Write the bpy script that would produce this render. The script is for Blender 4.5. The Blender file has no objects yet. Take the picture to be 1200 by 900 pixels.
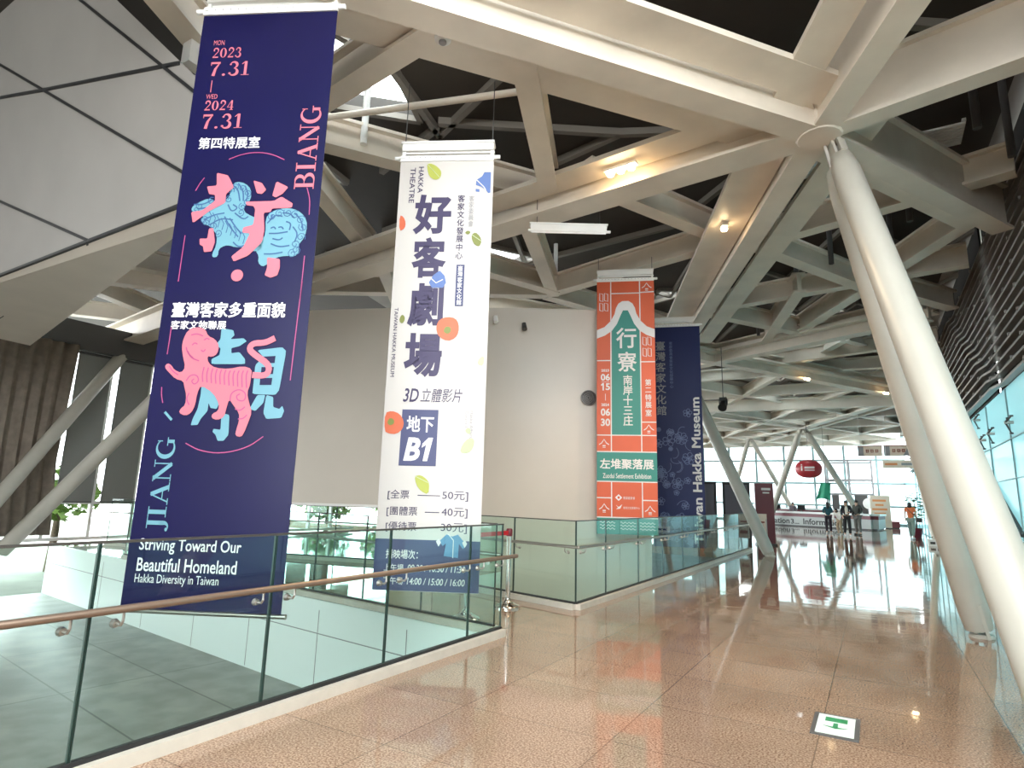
import bpy, math, random
from mathutils import Vector, Matrix
from mathutils.geometry import delaunay_2d_cdt

random.seed(7)
S = bpy.context.scene
COL = S.collection

# ------------------------------------------------------------------ camera, sky, exposure
F_PX = 700.0
CAM_H = 1.4
cam_d = bpy.data.cameras.new('camera')
cam = bpy.data.objects.new('camera', cam_d)
COL.objects.link(cam)
cam_d.sensor_width = 36.0
cam_d.lens = F_PX / 1200.0 * 36.0
cam_d.clip_end = 400
_A = Vector((425 / F_PX, -145 / F_PX, 1.0)).normalized()
_u = (100 / F_PX * 425 / F_PX + 1) / (145 / F_PX)
_Z = Vector((100 / F_PX, _u, 1.0)).normalized()
_X = _A.cross(_Z)
if _X.x < 0:
    _X = -_X
right = Vector((_X.x, _A.x, _Z.x)); up = Vector((_X.y, _A.y, _Z.y)); fwd = Vector((_X.z, _A.z, _Z.z))
cm = Matrix.Identity(4)
for i in range(3):
    cm[i][0] = right[i]; cm[i][1] = up[i]; cm[i][2] = -fwd[i]
cm[0][3], cm[1][3], cm[2][3] = 0, 0, CAM_H
cam.matrix_world = cm
S.camera = cam

world = bpy.data.worlds.new('sky'); S.world = world; world.use_nodes = True
bg = world.node_tree.nodes['Background']
bg.inputs[0].default_value = (0.95, 0.985, 1.0, 1); bg.inputs[1].default_value = 2.8
S.view_settings.view_transform = 'Standard'; S.view_settings.look = 'None'
S.view_settings.exposure = 2.05; S.view_settings.gamma = 1.0; S.view_settings.use_curve_mapping = False
S.cycles.max_bounces = 10; S.cycles.diffuse_bounces = 5; S.cycles.glossy_bounces = 5
S.cycles.transparent_max_bounces = 24; S.cycles.transmission_bounces = 8
S.cycles.sample_clamp_indirect = 8.0
S.cycles.caustics_reflective = False; S.cycles.caustics_refractive = False

# ------------------------------------------------------------------ materials
def nodes(name):
    m = bpy.data.materials.new(name); m.use_nodes = True
    nt = m.node_tree
    return m, nt, nt.nodes['Principled BSDF']

def mat(name, col, rough=0.5, metal=0.0, noise=0.0, nscale=4.0, bump=0.0, bscale=40.0, emit=0.0, spec=0.5):
    m, nt, p = nodes(name)
    c = (*col, 1)
    p.inputs['Base Color'].default_value = c
    p.inputs['Roughness'].default_value = rough
    p.inputs['Metallic'].default_value = metal
    p.inputs['Specular IOR Level'].default_value = spec
    tc = nt.nodes.new('ShaderNodeTexCoord')
    if noise > 0:
        n = nt.nodes.new('ShaderNodeTexNoise'); n.inputs['Scale'].default_value = nscale; n.inputs['Detail'].default_value = 6
        r = nt.nodes.new('ShaderNodeValToRGB')
        r.color_ramp.elements[0].position = 0.3; r.color_ramp.elements[1].position = 0.7
        r.color_ramp.elements[0].color = (*[x * (1 - noise) for x in col], 1)
        r.color_ramp.elements[1].color = (*[min(1, x * (1 + noise * 0.6)) for x in col], 1)
        nt.links.new(tc.outputs['Object'], n.inputs['Vector']); nt.links.new(n.outputs['Fac'], r.inputs[0]); nt.links.new(r.outputs[0], p.inputs['Base Color'])
    if bump > 0:
        n2 = nt.nodes.new('ShaderNodeTexNoise'); n2.inputs['Scale'].default_value = bscale
        b = nt.nodes.new('ShaderNodeBump'); b.inputs['Strength'].default_value = bump; b.inputs['Distance'].default_value = 0.02
        nt.links.new(tc.outputs['Object'], n2.inputs['Vector']); nt.links.new(n2.outputs['Fac'], b.inputs['Height']); nt.links.new(b.outputs[0], p.inputs['Normal'])
    if emit > 0:
        p.inputs['Emission Color'].default_value = c; p.inputs['Emission Strength'].default_value = emit
    return m

def tile_mat(name, colA, colB, joint, tx, ty, ox, oy, rot, jw, rough, grain, wav, rough2=None):
    """stone tiles laid on a rectangular grid, speckled, polished"""
    m, nt, p = nodes(name)
    N = nt.nodes.new; L = nt.links.new
    tc = N('ShaderNodeTexCoord'); mp = N('ShaderNodeMapping')
    mp.inputs['Rotation'].default_value = (0, 0, rot); mp.inputs['Location'].default_value = (ox, oy, 0)
    L(tc.outputs['Object'], mp.inputs['Vector'])
    br = N('ShaderNodeTexBrick'); br.offset = 0.0; br.squash = 1.0
    br.inputs['Scale'].default_value = 1.0; br.inputs['Brick Width'].default_value = tx; br.inputs['Row Height'].default_value = ty
    br.inputs['Mortar Size'].default_value = jw; br.inputs['Mortar Smooth'].default_value = 0.1; br.inputs['Bias'].default_value = 0.0
    br.inputs['Color1'].default_value = (1, 1, 1, 1); br.inputs['Color2'].default_value = (0.86, 0.86, 0.86, 1); br.inputs['Mortar'].default_value = (*joint, 1)
    L(mp.outputs[0], br.inputs['Vector'])
    g = N('ShaderNodeTexNoise'); g.inputs['Scale'].default_value = grain; g.inputs['Detail'].default_value = 3
    L(tc.outputs['Object'], g.inputs['Vector'])
    r = N('ShaderNodeValToRGB'); r.color_ramp.elements[0].position = 0.38; r.color_ramp.elements[1].position = 0.62
    r.color_ramp.elements[0].color = (*colA, 1); r.color_ramp.elements[1].color = (*colB, 1)
    L(g.outputs['Fac'], r.inputs[0])
    big = N('ShaderNodeTexNoise'); big.inputs['Scale'].default_value = 0.9; big.inputs['Detail'].default_value = 4
    L(tc.outputs['Object'], big.inputs['Vector'])
    mr = N('ShaderNodeMapRange'); mr.inputs[1].default_value = 0.3; mr.inputs[2].default_value = 0.7; mr.inputs[3].default_value = 0.82; mr.inputs[4].default_value = 1.12
    L(big.outputs['Fac'], mr.inputs[0])
    m1 = N('ShaderNodeMix'); m1.data_type = 'RGBA'; m1.blend_type = 'MULTIPLY'; m1.inputs[0].default_value = 1.0
    L(r.outputs[0], m1.inputs[6]); L(br.outputs['Color'], m1.inputs[7])
    m2 = N('ShaderNodeVectorMath'); m2.operation = 'SCALE'
    L(m1.outputs[2], m2.inputs[0]); L(mr.outputs[0], m2.inputs['Scale'])
    L(m2.outputs[0], p.inputs['Base Color'])
    p.inputs['Roughness'].default_value = rough
    if wav > 0:
        w = N('ShaderNodeTexNoise'); w.inputs['Scale'].default_value = 1.3; w.inputs['Detail'].default_value = 2.0
        wm = N('ShaderNodeMapping'); wm.inputs['Scale'].default_value = (0.8, 2.6, 1.0); wm.inputs['Rotation'].default_value = (0, 0, 0.25)
        L(tc.outputs['Object'], wm.inputs['Vector']); L(wm.outputs[0], w.inputs['Vector'])
        b = N('ShaderNodeBump'); b.inputs['Strength'].default_value = wav; b.inputs['Distance'].default_value = 0.05
        L(w.outputs['Fac'], b.inputs['Height']); L(b.outputs[0], p.inputs['Normal'])
    return m

def glass_mat(name, tint, f0=1.5, rough=0.0):
    m = bpy.data.materials.new(name); m.use_nodes = True
    nt = m.node_tree; nt.nodes.clear()
    N = nt.nodes.new; L = nt.links.new
    o = N('ShaderNodeOutputMaterial'); mx = N('ShaderNodeMixShader'); fr = N('ShaderNodeFresnel'); fr.inputs[0].default_value = f0
    t = N('ShaderNodeBsdfTransparent'); t.inputs[0].default_value = (*tint, 1)
    g = N('ShaderNodeBsdfGlossy'); g.inputs['Roughness'].default_value = rough; g.inputs[0].default_value = (0.95, 1, 0.98, 1)
    # light leaving through the back face of a pane is not reflected again (the pane does not bend the ray)
    ge = N('ShaderNodeNewGeometry'); iv = N('ShaderNodeMath'); iv.operation = 'SUBTRACT'; iv.inputs[0].default_value = 1.0; L(ge.outputs['Backfacing'], iv.inputs[1])
    mu = N('ShaderNodeMath'); mu.operation = 'MULTIPLY'; L(fr.outputs[0], mu.inputs[0]); L(iv.outputs[0], mu.inputs[1])
    L(mu.outputs[0], mx.inputs[0]); L(t.outputs[0], mx.inputs[1]); L(g.outputs[0], mx.inputs[2]); L(mx.outputs[0], o.inputs[0])
    return m

def trans_mat(name, col, tcol, mixf, rough=0.2):
    """translucent frosted panel: lets daylight through from behind"""
    m, nt, p = nodes(name)
    N = nt.nodes.new; L = nt.links.new
    p.inputs['Base Color'].default_value = (*col, 1); p.inputs['Roughness'].default_value = rough
    t = N('ShaderNodeBsdfTranslucent'); t.inputs[0].default_value = (*tcol, 1)
    mx = N('ShaderNodeMixShader'); mx.inputs[0].default_value = mixf
    o = nt.nodes['Material Output']
    L(p.outputs[0], mx.inputs[1]); L(t.outputs[0], mx.inputs[2]); L(mx.outputs[0], o.inputs[0])
    return m

M = {}
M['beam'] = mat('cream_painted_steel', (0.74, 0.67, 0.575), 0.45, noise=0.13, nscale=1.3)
M['beam_far'] = mat('cream_steel_window_lit', (0.80, 0.77, 0.70), 0.45, noise=0.08, nscale=1.3)  # far beams: paler colour paints in the light of the end windows
M['column'] = mat('ivory_painted_tube', (0.44, 0.425, 0.37), 0.4, noise=0.05, nscale=2.0)
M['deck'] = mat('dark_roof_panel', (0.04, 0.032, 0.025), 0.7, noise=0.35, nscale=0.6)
M['deckfar'] = mat('roof_panel_window_lit', (0.34, 0.33, 0.31), 0.7, noise=0.2, nscale=0.6)  # far deck: colour lightened to stand in for end-window light
M['deckjoint'] = mat('roof_panel_rib', (0.16, 0.14, 0.115), 0.5)
M['dark'] = mat('black_metal', (0.012, 0.012, 0.013), 0.5)
M['darkgrey'] = mat('dark_grey_metal', (0.07, 0.07, 0.07), 0.5)
M['ring'] = mat('grey_vent_ring', (0.16, 0.155, 0.15), 0.4)
M['white'] = mat('white_paint', (0.80, 0.80, 0.78), 0.45, noise=0.04, nscale=3)
M['wall'] = mat('theatre_plaster', (0.58, 0.53, 0.465), 0.35, noise=0.05, nscale=0.7)
M['fascia'] = mat('white_fascia', (0.78, 0.82, 0.81), 0.35)
M['kerb'] = mat('pale_kerb_stone', (0.50, 0.465, 0.40), 0.4, noise=0.08, nscale=9)
M['floor'] = tile_mat('polished_granite', (0.18, 0.10, 0.062), (0.45, 0.315, 0.222), (0.5, 0.48, 0.46), 1.05, 0.8, 0.40, 0.35, 0.0, 0.004, 0.045, 85, 0.03)
M['lower'] = tile_mat('dark_slate_tile', (0.16, 0.157, 0.145), (0.24, 0.235, 0.22), (0.25, 0.25, 0.25), 2.45, 1.12, -0.57, 0.38, 0.1165, 0.012, 0.35, 2.5, 0.0)
M['panel'] = mat('grey_metal_cladding', (0.25, 0.235, 0.22), 0.5, metal=0.0, spec=0.3, noise=0.06, nscale=1.5)
M['panel2'] = mat('beige_soffit_painted_light', (0.68, 0.62, 0.54), 0.45, noise=0.05, nscale=1.5)  # underside colour made paler to paint in the light reaching it
M['glass'] = glass_mat('clear_green_glass', (0.86, 0.955, 0.925))
M['winglass'] = glass_mat('window_glass', (0.97, 1.0, 1.0))
M['tinted'] = glass_mat('tinted_facade_glass', (0.52, 0.60, 0.61))
M['edge'] = mat('green_glass_edge', (0.01, 0.03, 0.025), 0.3)
M['steel'] = mat('brushed_steel', (0.42, 0.40, 0.37), 0.32, metal=1.0)
M['chrome'] = mat('chrome', (0.75, 0.74, 0.72), 0.12, metal=1.0)
M['rail'] = mat('bronze_steel_rail', (0.25, 0.18, 0.135), 0.35, metal=0.7)
M['cap'] = mat('dark_rail_cap', (0.045, 0.04, 0.035), 0.4)
M['rglass'] = trans_mat('frosted_cyan_glass', (0.50, 0.66, 0.67), (0.50, 0.74, 0.77), 0.35, 0.12)
M['slat'] = mat('grey_louvre_slat', (0.30, 0.29, 0.275), 0.4, metal=0.3)
M['slatback'] = mat('louvre_backing', (0.014, 0.013, 0.012), 0.8)
M['mullion'] = mat('pale_mullion', (0.20, 0.30, 0.31), 0.4)
M['blind'] = trans_mat('grey_roller_blind', (0.40, 0.41, 0.39), (0.10, 0.105, 0.10), 0.5, 0.8)
M['curtain'] = mat('brown_curtain', (0.21, 0.175, 0.14), 0.9, noise=0.2, nscale=6)
M['leaf'] = mat('tree_leaves', (0.22, 0.36, 0.07), 0.7, noise=0.5, nscale=5)
M['plant'] = mat('plant_leaves', (0.05, 0.16, 0.04), 0.5, noise=0.4, nscale=8)
M['bark'] = mat('bark', (0.12, 0.09, 0.06), 0.9, noise=0.3, nscale=20)
M['ground'] = mat('paved_grey_ground', (0.20, 0.21, 0.18), 0.9, noise=0.2, nscale=1)  # outside ground coloured grey so it bounces no green light indoors
M['navy'] = mat('navy_banner_cloth', (0.006, 0.0055, 0.042), 0.32, noise=0.12, nscale=1.2, bump=0.05, bscale=3, spec=0.22)
M['navy2'] = mat('blue_banner_cloth', (0.007, 0.015, 0.08), 0.45, spec=0.2)
M['cream'] = mat('white_banner_cloth', (0.50, 0.475, 0.445), 0.5)
M['orange'] = mat('orange_banner_cloth', (0.55, 0.08, 0.017), 0.5, noise=0.08, nscale=2)
M['teal'] = mat('teal_print', (0.009, 0.19, 0.155), 0.5)
M['pink'] = mat('pink_print', (0.45, 0.115, 0.155), 0.5)
M['lightblue'] = mat('light_blue_print', (0.10, 0.25, 0.31), 0.5)
M['midblue'] = mat('mid_blue_print', (0.02, 0.075, 0.19), 0.5)
M['inkpurple'] = mat('purple_print', (0.03, 0.02, 0.07), 0.5)
M['magenta'] = mat('magenta_line_print', (0.30, 0.045, 0.15), 0.5)
M['printwhite'] = mat('white_print', (0.62, 0.61, 0.60), 0.5)
M['greyprint'] = mat('grey_print', (0.26, 0.255, 0.265), 0.5)
M['green1'] = mat('lime_leaf_print', (0.34, 0.37, 0.06), 0.5)
M['green2'] = mat('olive_leaf_print', (0.16, 0.18, 0.035), 0.5)
M['green3'] = mat('pale_leaf_print', (0.38, 0.44, 0.25), 0.5)
M['persimmon'] = mat('persimmon_print', (0.52, 0.11, 0.045), 0.5)
M['shirtblue'] = mat('blouse_blue_print', (0.08, 0.14, 0.34), 0.5)
M['skyprint'] = mat('sky_blue_print', (0.10, 0.23, 0.38), 0.5)
M['slateblue'] = mat('slate_blue_print', (0.042, 0.048, 0.125), 0.5)
M['petal'] = mat('pale_blue_flower_print', (0.085, 0.125, 0.27), 0.5)
M['lamp'] = mat('warm_lamp', (1.0, 0.72, 0.40), 0.4, emit=14.0)
M['maroon'] = mat('maroon_paint', (0.12, 0.01, 0.02), 0.4)
M['lantern'] = mat('red_inflatable_sign', (0.36, 0.025, 0.035), 0.35)
M['board'] = mat('purple_grey_board', (0.10, 0.09, 0.115), 0.5)
M['desk'] = mat('white_desk', (0.72, 0.74, 0.74), 0.3)
M['deskgrey'] = mat('grey_desk_front', (0.36, 0.38, 0.37), 0.35)
M['exitwhite'] = mat('lit_sign_white', (0.55, 0.62, 0.57), 0.3, emit=0.12)
M['exitgreen'] = mat('exit_sign_green', (0.015, 0.22, 0.08), 0.3, emit=0.05)
M['poster'] = mat('cream_poster', (0.75, 0.62, 0.50), 0.5)
M['postorange'] = mat('orange_poster_print', (0.75, 0.28, 0.10), 0.5)
M['signbrown'] = mat('brown_sign_mark', (0.28, 0.06, 0.03), 0.5)
M['belt'] = mat('red_belt', (0.42, 0.01, 0.02), 0.6)
M['flag'] = mat('green_bag_cloth', (0.03, 0.36, 0.21), 0.6)
M['skin'] = mat('skin', (0.55, 0.33, 0.23), 0.5)
M['hair'] = mat('black_hair', (0.012, 0.01, 0.01), 0.5)
M['eye'] = mat('eye_dark', (0.02, 0.015, 0.012), 0.3)
M['lip'] = mat('lip', (0.40, 0.13, 0.11), 0.5)
def cloth(n, c): 
    if n not in M: M[n] = mat(n, c, 0.85, noise=0.1, nscale=6)
    return M[n]

# ------------------------------------------------------------------ mesh helpers
class MB:
    def __init__(s): s.v = []; s.f = []; s.m = []
    def add(s, vs, fs, m=0):
        o = len(s.v); s.v += [tuple(x) for x in vs]
        for f in fs: s.f.append(tuple(i + o for i in f)); s.m.append(m)
        return s
    def box(s, c, d, m=0, rz=0.0):
        x, y, z = d[0] / 2, d[1] / 2, d[2] / 2
        R = Matrix.Rotation(rz, 3, 'Z'); C = Vector(c)
        vs = [C + R @ Vector((a * x, b * y, e * z)) for a in (-1, 1) for b in (-1, 1) for e in (-1, 1)]
        return s.add(vs, [(0, 1, 3, 2), (4, 6, 7, 5), (0, 4, 5, 1), (2, 3, 7, 6), (0, 2, 6, 4), (1, 5, 7, 3)], m)
    def bar(s, p, q, w, h, side=0.0, rise=0.0, m=0):
        """box from p to q; w across, h tall, its section centred at (side, rise) off the line"""
        p, q = Vector(p), Vector(q); d = (q - p).normalized()
        upv = Vector((0, 0, 1)) if abs(d.z) < 0.95 else Vector((0, 1, 0))
        r = d.cross(upv).normalized(); u = r.cross(d)
        vs = []
        for e in (p, q):
            for a, b in ((-1, -1), (1, -1), (1, 1), (-1, 1)):
                vs.append(e + r * (side + a * w / 2) + u * (rise + b * h / 2))
        return s.add(vs, [(0, 3, 2, 1), (4, 5, 6, 7), (0, 1, 5, 4), (1, 2, 6, 5), (2, 3, 7, 6), (3, 0, 4, 7)], m)
    def tube(s, p, q, r0, r1=None, n=20, m=0):
        return s.path([p, q], [r0, r0 if r1 is None else r1], n, m)
    def path(s, pts, rad, n=12, m=0):
        pts = [Vector(p) for p in pts]
        if not isinstance(rad, (list, tuple)): rad = [rad] * len(pts)
        d0 = (pts[-1] - pts[0]).normalized()
        ref = Vector((0, 0, 1)) if abs(d0.z) < 0.9 else Vector((1, 0, 0))
        vs = []
        for i, p in enumerate(pts):
            d = (pts[min(i + 1, len(pts) - 1)] - pts[max(i - 1, 0)]).normalized()
            a = d.cross(ref)
            if a.length < 1e-4: a = d.cross(Vector((0, 1, 0)))
            a.normalize(); b = d.cross(a)
            for k in range(n):
                t = 2 * math.pi * k / n
                vs.append(p + (a * math.cos(t) + b * math.sin(t)) * rad[i])
        fs = []
        for i in range(len(pts) - 1):
            for k in range(n):
                fs.append((i * n + k, i * n + (k + 1) % n, (i + 1) * n + (k + 1) % n, (i + 1) * n + k))
        fs.append(tuple(range(n - 1, -1, -1))); fs.append(tuple((len(pts) - 1) * n + k for k in range(n)))
        return s.add(vs, fs, m)
    def lathe(s, c, prof, n=24, m=0):
        vs = []; fs = []; C = Vector(c)
        for r, z in prof:
            for k in range(n):
                t = 2 * math.pi * k / n; vs.append(C + Vector((r * math.cos(t), r * math.sin(t), z)))
        for i in range(len(prof) - 1):
            for k in range(n):
                fs.append((i * n + k, i * n + (k + 1) % n, (i + 1) * n + (k + 1) % n, (i + 1) * n + k))
        fs.append(tuple(range(n - 1, -1, -1))); fs.append(tuple((len(prof) - 1) * n + k for k in range(n)))
        return s.add(vs, fs, m)
    def ball(s, c, r, n=10, m=0):
        if not isinstance(r, (tuple, list)): r = (r, r, r)
        vs = []; fs = []; C = Vector(c); k2 = 2 * n
        for i in range(n + 1):
            a = math.pi * i / n
            for k in range(k2):
                t = 2 * math.pi * k / k2
                vs.append(C + Vector((r[0] * math.sin(a) * math.cos(t), r[1] * math.sin(a) * math.sin(t), r[2] * math.cos(a))))
        for i in range(n):
            for k in range(k2):
                fs.append((i * k2 + k, (i + 1) * k2 + k, (i + 1) * k2 + (k + 1) % k2, i * k2 + (k + 1) % k2))
        return s.add(vs, fs, m)
    def slab(s, pts, z0, z1, m=0):
        n = len(pts)
        vs = [(x, y, z0) for x, y in pts] + [(x, y, z1) for x, y in pts]
        fs = [tuple(range(n - 1, -1, -1)), tuple(range(n, 2 * n))] + [(i, (i + 1) % n, n + (i + 1) % n, n + i) for i in range(n)]
        return s.add(vs, fs, m)
    def build(s, name, mats, parent=None, smooth=False, kind=None, label=None):
        me = bpy.data.meshes.new(name)
        me.from_pydata(s.v, [], s.f)
        if not isinstance(mats, (list, tuple)): mats = [mats]
        for x in mats: me.materials.append(x)
        if len(mats) > 1: me.polygons.foreach_set('material_index', s.m)
        me.validate()
        import bmesh
        bm = bmesh.new(); bm.from_mesh(me); bmesh.ops.recalc_face_normals(bm, faces=bm.faces); bm.to_mesh(me); bm.free()
        if smooth:
            me.polygons.foreach_set('use_smooth', [True] * len(me.polygons))
            try: me.set_sharp_from_angle(angle=math.radians(40))
            except Exception: pass
        o = bpy.data.objects.new(name, me); COL.objects.link(o)
        if parent is not None: o.parent = parent
        if kind: o['kind'] = kind
        if label: o['label'] = label
        return o

def thing(name, label, cat, loc=(0, 0, 0), rz=0.0, group=None):
    o = bpy.data.objects.new(name, None); COL.objects.link(o)
    o.empty_display_size = 0.1
    o.location = loc; o.rotation_euler = (0, 0, rz); o['label'] = label; o['category'] = cat
    if group: o['group'] = group
    return o
def tag(o, label, cat, group=None):
    o['label'] = label; o['category'] = cat
    if group: o['group'] = group
    return o
def struct(o): o['kind'] = 'structure'; return o
def lerp(a, b, t): return Vector(a) + (Vector(b) - Vector(a)) * t

# ------------------------------------------------------------------ the setting
XR = -3.35                      # edge of the walkway over the sunken court
BS = 0.117                      # slope of the court's end edge
def endY(x): return 5.58 + (XR - x) * BS
fl = MB()
fl.slab([(XR, -8), (2.42, -8), (2.42, 62), (XR, 62)], -0.30, 0.0)
fl.slab([(XR, endY(XR)), (XR, 7.5), (-6.3, 8.23), (-6.3, 12.2), (-9, 12.2), (-9, 20.4), (XR, 20.4), (XR, 62), (-30, 62), (-30, 20), (-17.3, 20), (-17.3, endY(-17.3))], -0.30, 0.0)
struct(fl.build('floor', M['floor']))
lf = MB(); lf.slab([(-17.3, -8), (XR, -8), (XR, 21), (-17.3, 21)], -1.35, -1.13)
struct(lf.build('floor_lower', M['lower']))
# white fascias below the walkway edges
fa = MB()
def fascia(mb, p, q, x=0.0):
    mb.bar((p[0], p[1], -0.568), (q[0], q[1], -0.568), 0.06, 1.124)
fascia(fa, (XR - 0.03, -8), (XR - 0.03, endY(XR)))
pA = (XR, endY(XR) - 0.03); pB = (-17.3, endY(-17.3) - 0.03)
fascia(fa, pA, pB)
for t in (0.1, 0.22, 0.34, 0.46, 0.6, 0.75):
    c = lerp((*pA, 0), (*pB, 0), t); fa.box((c.x, c.y - 0.031, -0.62), (0.012, 0.004, 0.98), 1, -0.117)
fa.bar((pA[0], pA[1] - 0.031, -0.42), (pB[0], pB[1] - 0.031, -0.42), 0.004, 0.012, m=1)
struct(fa.build('trim_1', [M['fascia'], M['greyprint']]))
fb = MB(); fascia(fb, (XR - 0.03, 7.5), (XR - 0.03, 20.4)); fascia(fb, (XR, 7.53), (-6.3, 8.26)); fascia(fb, (-6.3, 8.26), (-6.3, 12.2))
struct(fb.build('trim_2', M['fascia']))

# theatre volume: a large plastered wall, its left half stopping above the floor
T0 = Vector((-10.9, 8.02, 0)); T1 = Vector((-3.80, 11.49, 0)); TD = (T1 - T0).normalized(); TN = Vector((TD.y, -TD.x, 0))
def tw(s, off=0.0):
    b = 0.32 * 4 * s * (1 - s)
    return T0 + (T1 - T0) * s + TN * (b - 0.22 + off)
wt = MB(); K = 24; SPL = 0.365
def wall_strip(s0, s1, z0, z1, n):
    th = 0.35
    vs = []; fs = []
    for i in range(n + 1):
        s_ = s0 + (s1 - s0) * i / n
        a = tw(s_); b = tw(s_, -th)
        vs += [(a.x, a.y, z0), (a.x, a.y, z1), (b.x, b.y, z1), (b.x, b.y, z0)]
    for i in range(n):
        for k in range(4):
            fs.append((4 * i + k, 4 * i + (k + 1) % 4, 4 * i + 4 + (k + 1) % 4, 4 * i + 4 + k))
    fs += [(3, 2, 1, 0), (4 * n, 4 * n + 1, 4 * n + 2, 4 * n + 3)]
    wt.add(vs, fs)
wall_strip(0.0, SPL, 1.15, 5.3, 16)
wall_strip(SPL, 1.0, -1.13, 5.3, 14)
e1 = tw(1.0, -0.18); wt.bar((e1.x, e1.y, 2.085), (e1.x - 2.2, e1.y + 4.6, 2.085), 0.3, 6.43)
e0 = tw(0.0, -0.18); wt.bar((e0.x, e0.y, 3.225), (e0.x - 2.2, e0.y + 4.6, 3.225), 0.3, 4.15)
struct(wt.build('wall_left', M['wall'], smooth=True))
wl = MB()
for i in range(12):
    a = tw(SPL * i / 12, 0.012); b = tw(SPL * (i + 1) / 12, 0.012)
    wl.bar((a.x, a.y, 1.165), (b.x, b.y, 1.165), 0.03, 0.05)
struct(wl.build('trim_3', M['white']))

# overhanging clad volume, upper left
def pf(x, z): return Vector((x, 3.0 - 0.2 * (z - 4.15), z))
ov = MB()
fr = [pf(-14, 4.15), pf(-5.15, 4.15), pf(-5.05, 5.05), pf(-7.6, 7.5), pf(-14, 7.5)]
bk = [Vector((-14, 4.9, 4.08)), Vector((-5.6, 3.16, 4.08)), Vector((-5.75, 3.25, 5.2)), Vector((-8.4, 2.8, 7.5)), Vector((-14, 4.9, 7.5))]
ov.add(fr + bk, [(0, 1, 2, 3, 4), (5, 9, 8, 7, 6), (1, 6, 7, 2), (2, 7, 8, 3), (3, 8, 9, 4), (0, 4, 9, 5)], 0)
ov.add([fr[0], fr[1], bk[1], bk[0]], [(0, 3, 2, 1)], 1)
for (x0, z0), (x1, z1) in (((-10.5, 7.45), (-5.12, 4.07)), ((-8.05, 7.42), (-5.1, 4.96)), ((-9.9, 6.51), (-8.51, 6.18)), ((-8.51, 6.18), (-5.86, 5.58)), ((-5.86, 5.58), (-5.55, 5.51)), ((-12.2, 6.15), (-7.53, 4.17)), ((-14, 4.155), (-5.2, 4.155))):
    ov.bar(pf(x0, max(z0, 4.16)), pf(x1, max(z1, 4.16)), 0.034, 0.034, m=2)
ov.bar((-7.53, 2.99, 4.145), (-9.0, 3.75, 4.115), 0.022, 0.014, m=2)
ov.bar((-5.75, 3.03, 4.145), (-12.6, 3.86, 4.11), 0.018, 0.014, m=2)
struct(ov.build('wall_overhang', [M['panel'], M['panel2'], M['dark']]))

# roof deck with cut-out openings, some added for light, panes set in them
DZ = 7.5
holes = [[(-6.2, 4.3), (-5.1, 4.2), (-5.3, 5.12), (-6.4, 5.2)], [(-7.0, 5.75), (-5.75, 5.32), (-5.45, 5.5), (-5.95, 6.75)],
         [(-8.7, 13.4), (-7.75, 11.3), (-6.9, 12.6)], [(-8.2, 16.3), (-6.75, 16.35), (-7.5, 15.1)], [(-3.05, 20.0), (-1.9, 19.8), (-1.5, 20.9), (-2.2, 21.2)],
         [(-1.35, 19.75), (-0.75, 19.7), (-0.3, 20.6), (-1.0, 20.8)], [(-5.6, 17.4), (-4.9, 16.3), (-4.0, 16.9)], [(1.0, 13.0), (1.45, 12.6), (1.5, 13.6)],
         [(-1.3, 12.6), (-0.55, 12.4), (0.2, 12.55), (-0.6, 12.9)], [(-3.6, 26.2), (-2.4, 25.9), (-2.1, 27.2), (-3.2, 27.3)], [(-12.5, 10.4), (-11.6, 9.9), (-11.4, 11.0)], [(-6.0, 24), (-5, 23.6), (-5.0, 25)],
         [(-9.0, 7.2), (-8.4, 6.9), (-8.5, 7.6)]]
hx = []
for yy in range(30, 60, 5):
    for xx in (-9.5, -4.5, 0.2):
        hx.append([(xx, yy), (xx + 1.5, yy + 0.2), (xx + 1.0, yy + 1.7)])
holes += hx
holes += [[(-2.8, -7), (1.9, -7), (1.9, -4.2), (-2.8, -4.2)], [(-2.8, -3.4), (1.9, -3.4), (1.9, -0.6), (-2.8, -0.6)], [(-1.6, 0.1), (1.9, 0.1), (1.9, 2.6), (-1.6, 2.6)]]  # unseen skylights above and behind the camera, added to brighten the walkway
def ccw(h):
    a = sum(h[i][0] * h[(i + 1) % len(h)][1] - h[(i + 1) % len(h)][0] * h[i][1] for i in range(len(h)))
    return h if a > 0 else h[::-1]
holes = [ccw(h) for h in holes]
outer = [(-26, -9), (2.6, -9), (2.6, 62), (-26, 62)]
pts = [Vector(p) for p in outer]; fcs = [list(range(4))]
for h in holes:
    o_ = len(pts); pts += [Vector(p) for p in h]; fcs.append(list(range(o_, o_ + len(h))))
for x_ in (27.0,): pass
edges = [(f[i], f[(i + 1) % len(f)]) for f in fcs for i in range(len(f))]
r = delaunay_2d_cdt(pts, edges, fcs, 1, 1e-5)
dk = MB(); dv = [(p.x, p.y) for p in r[0]]
keep = [f for f, src in zip(r[2], r[5]) if list(src) == [0]]
n0 = len(dv)
dk.add([(x, y, DZ) for x, y in dv] + [(x, y, DZ + 0.25) for x, y in dv], [tuple(f) for f in keep] + [tuple(i + n0 for i in f) for f in keep])
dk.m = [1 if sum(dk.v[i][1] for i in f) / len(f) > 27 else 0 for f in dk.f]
for h in holes:
    n = len(h)
    dk.add([(x, y, DZ) for x, y in h] + [(x, y, DZ + 0.25) for x, y in h], [(i, (i + 1) % n, n + (i + 1) % n, n + i) for i in range(n)])
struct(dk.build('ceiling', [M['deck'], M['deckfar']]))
for i, h in enumerate(holes):
    g = MB(); g.slab(h, DZ + 0.2, DZ + 0.22); struct(g.build('window_%d' % (i + 3), M['winglass']))
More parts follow.
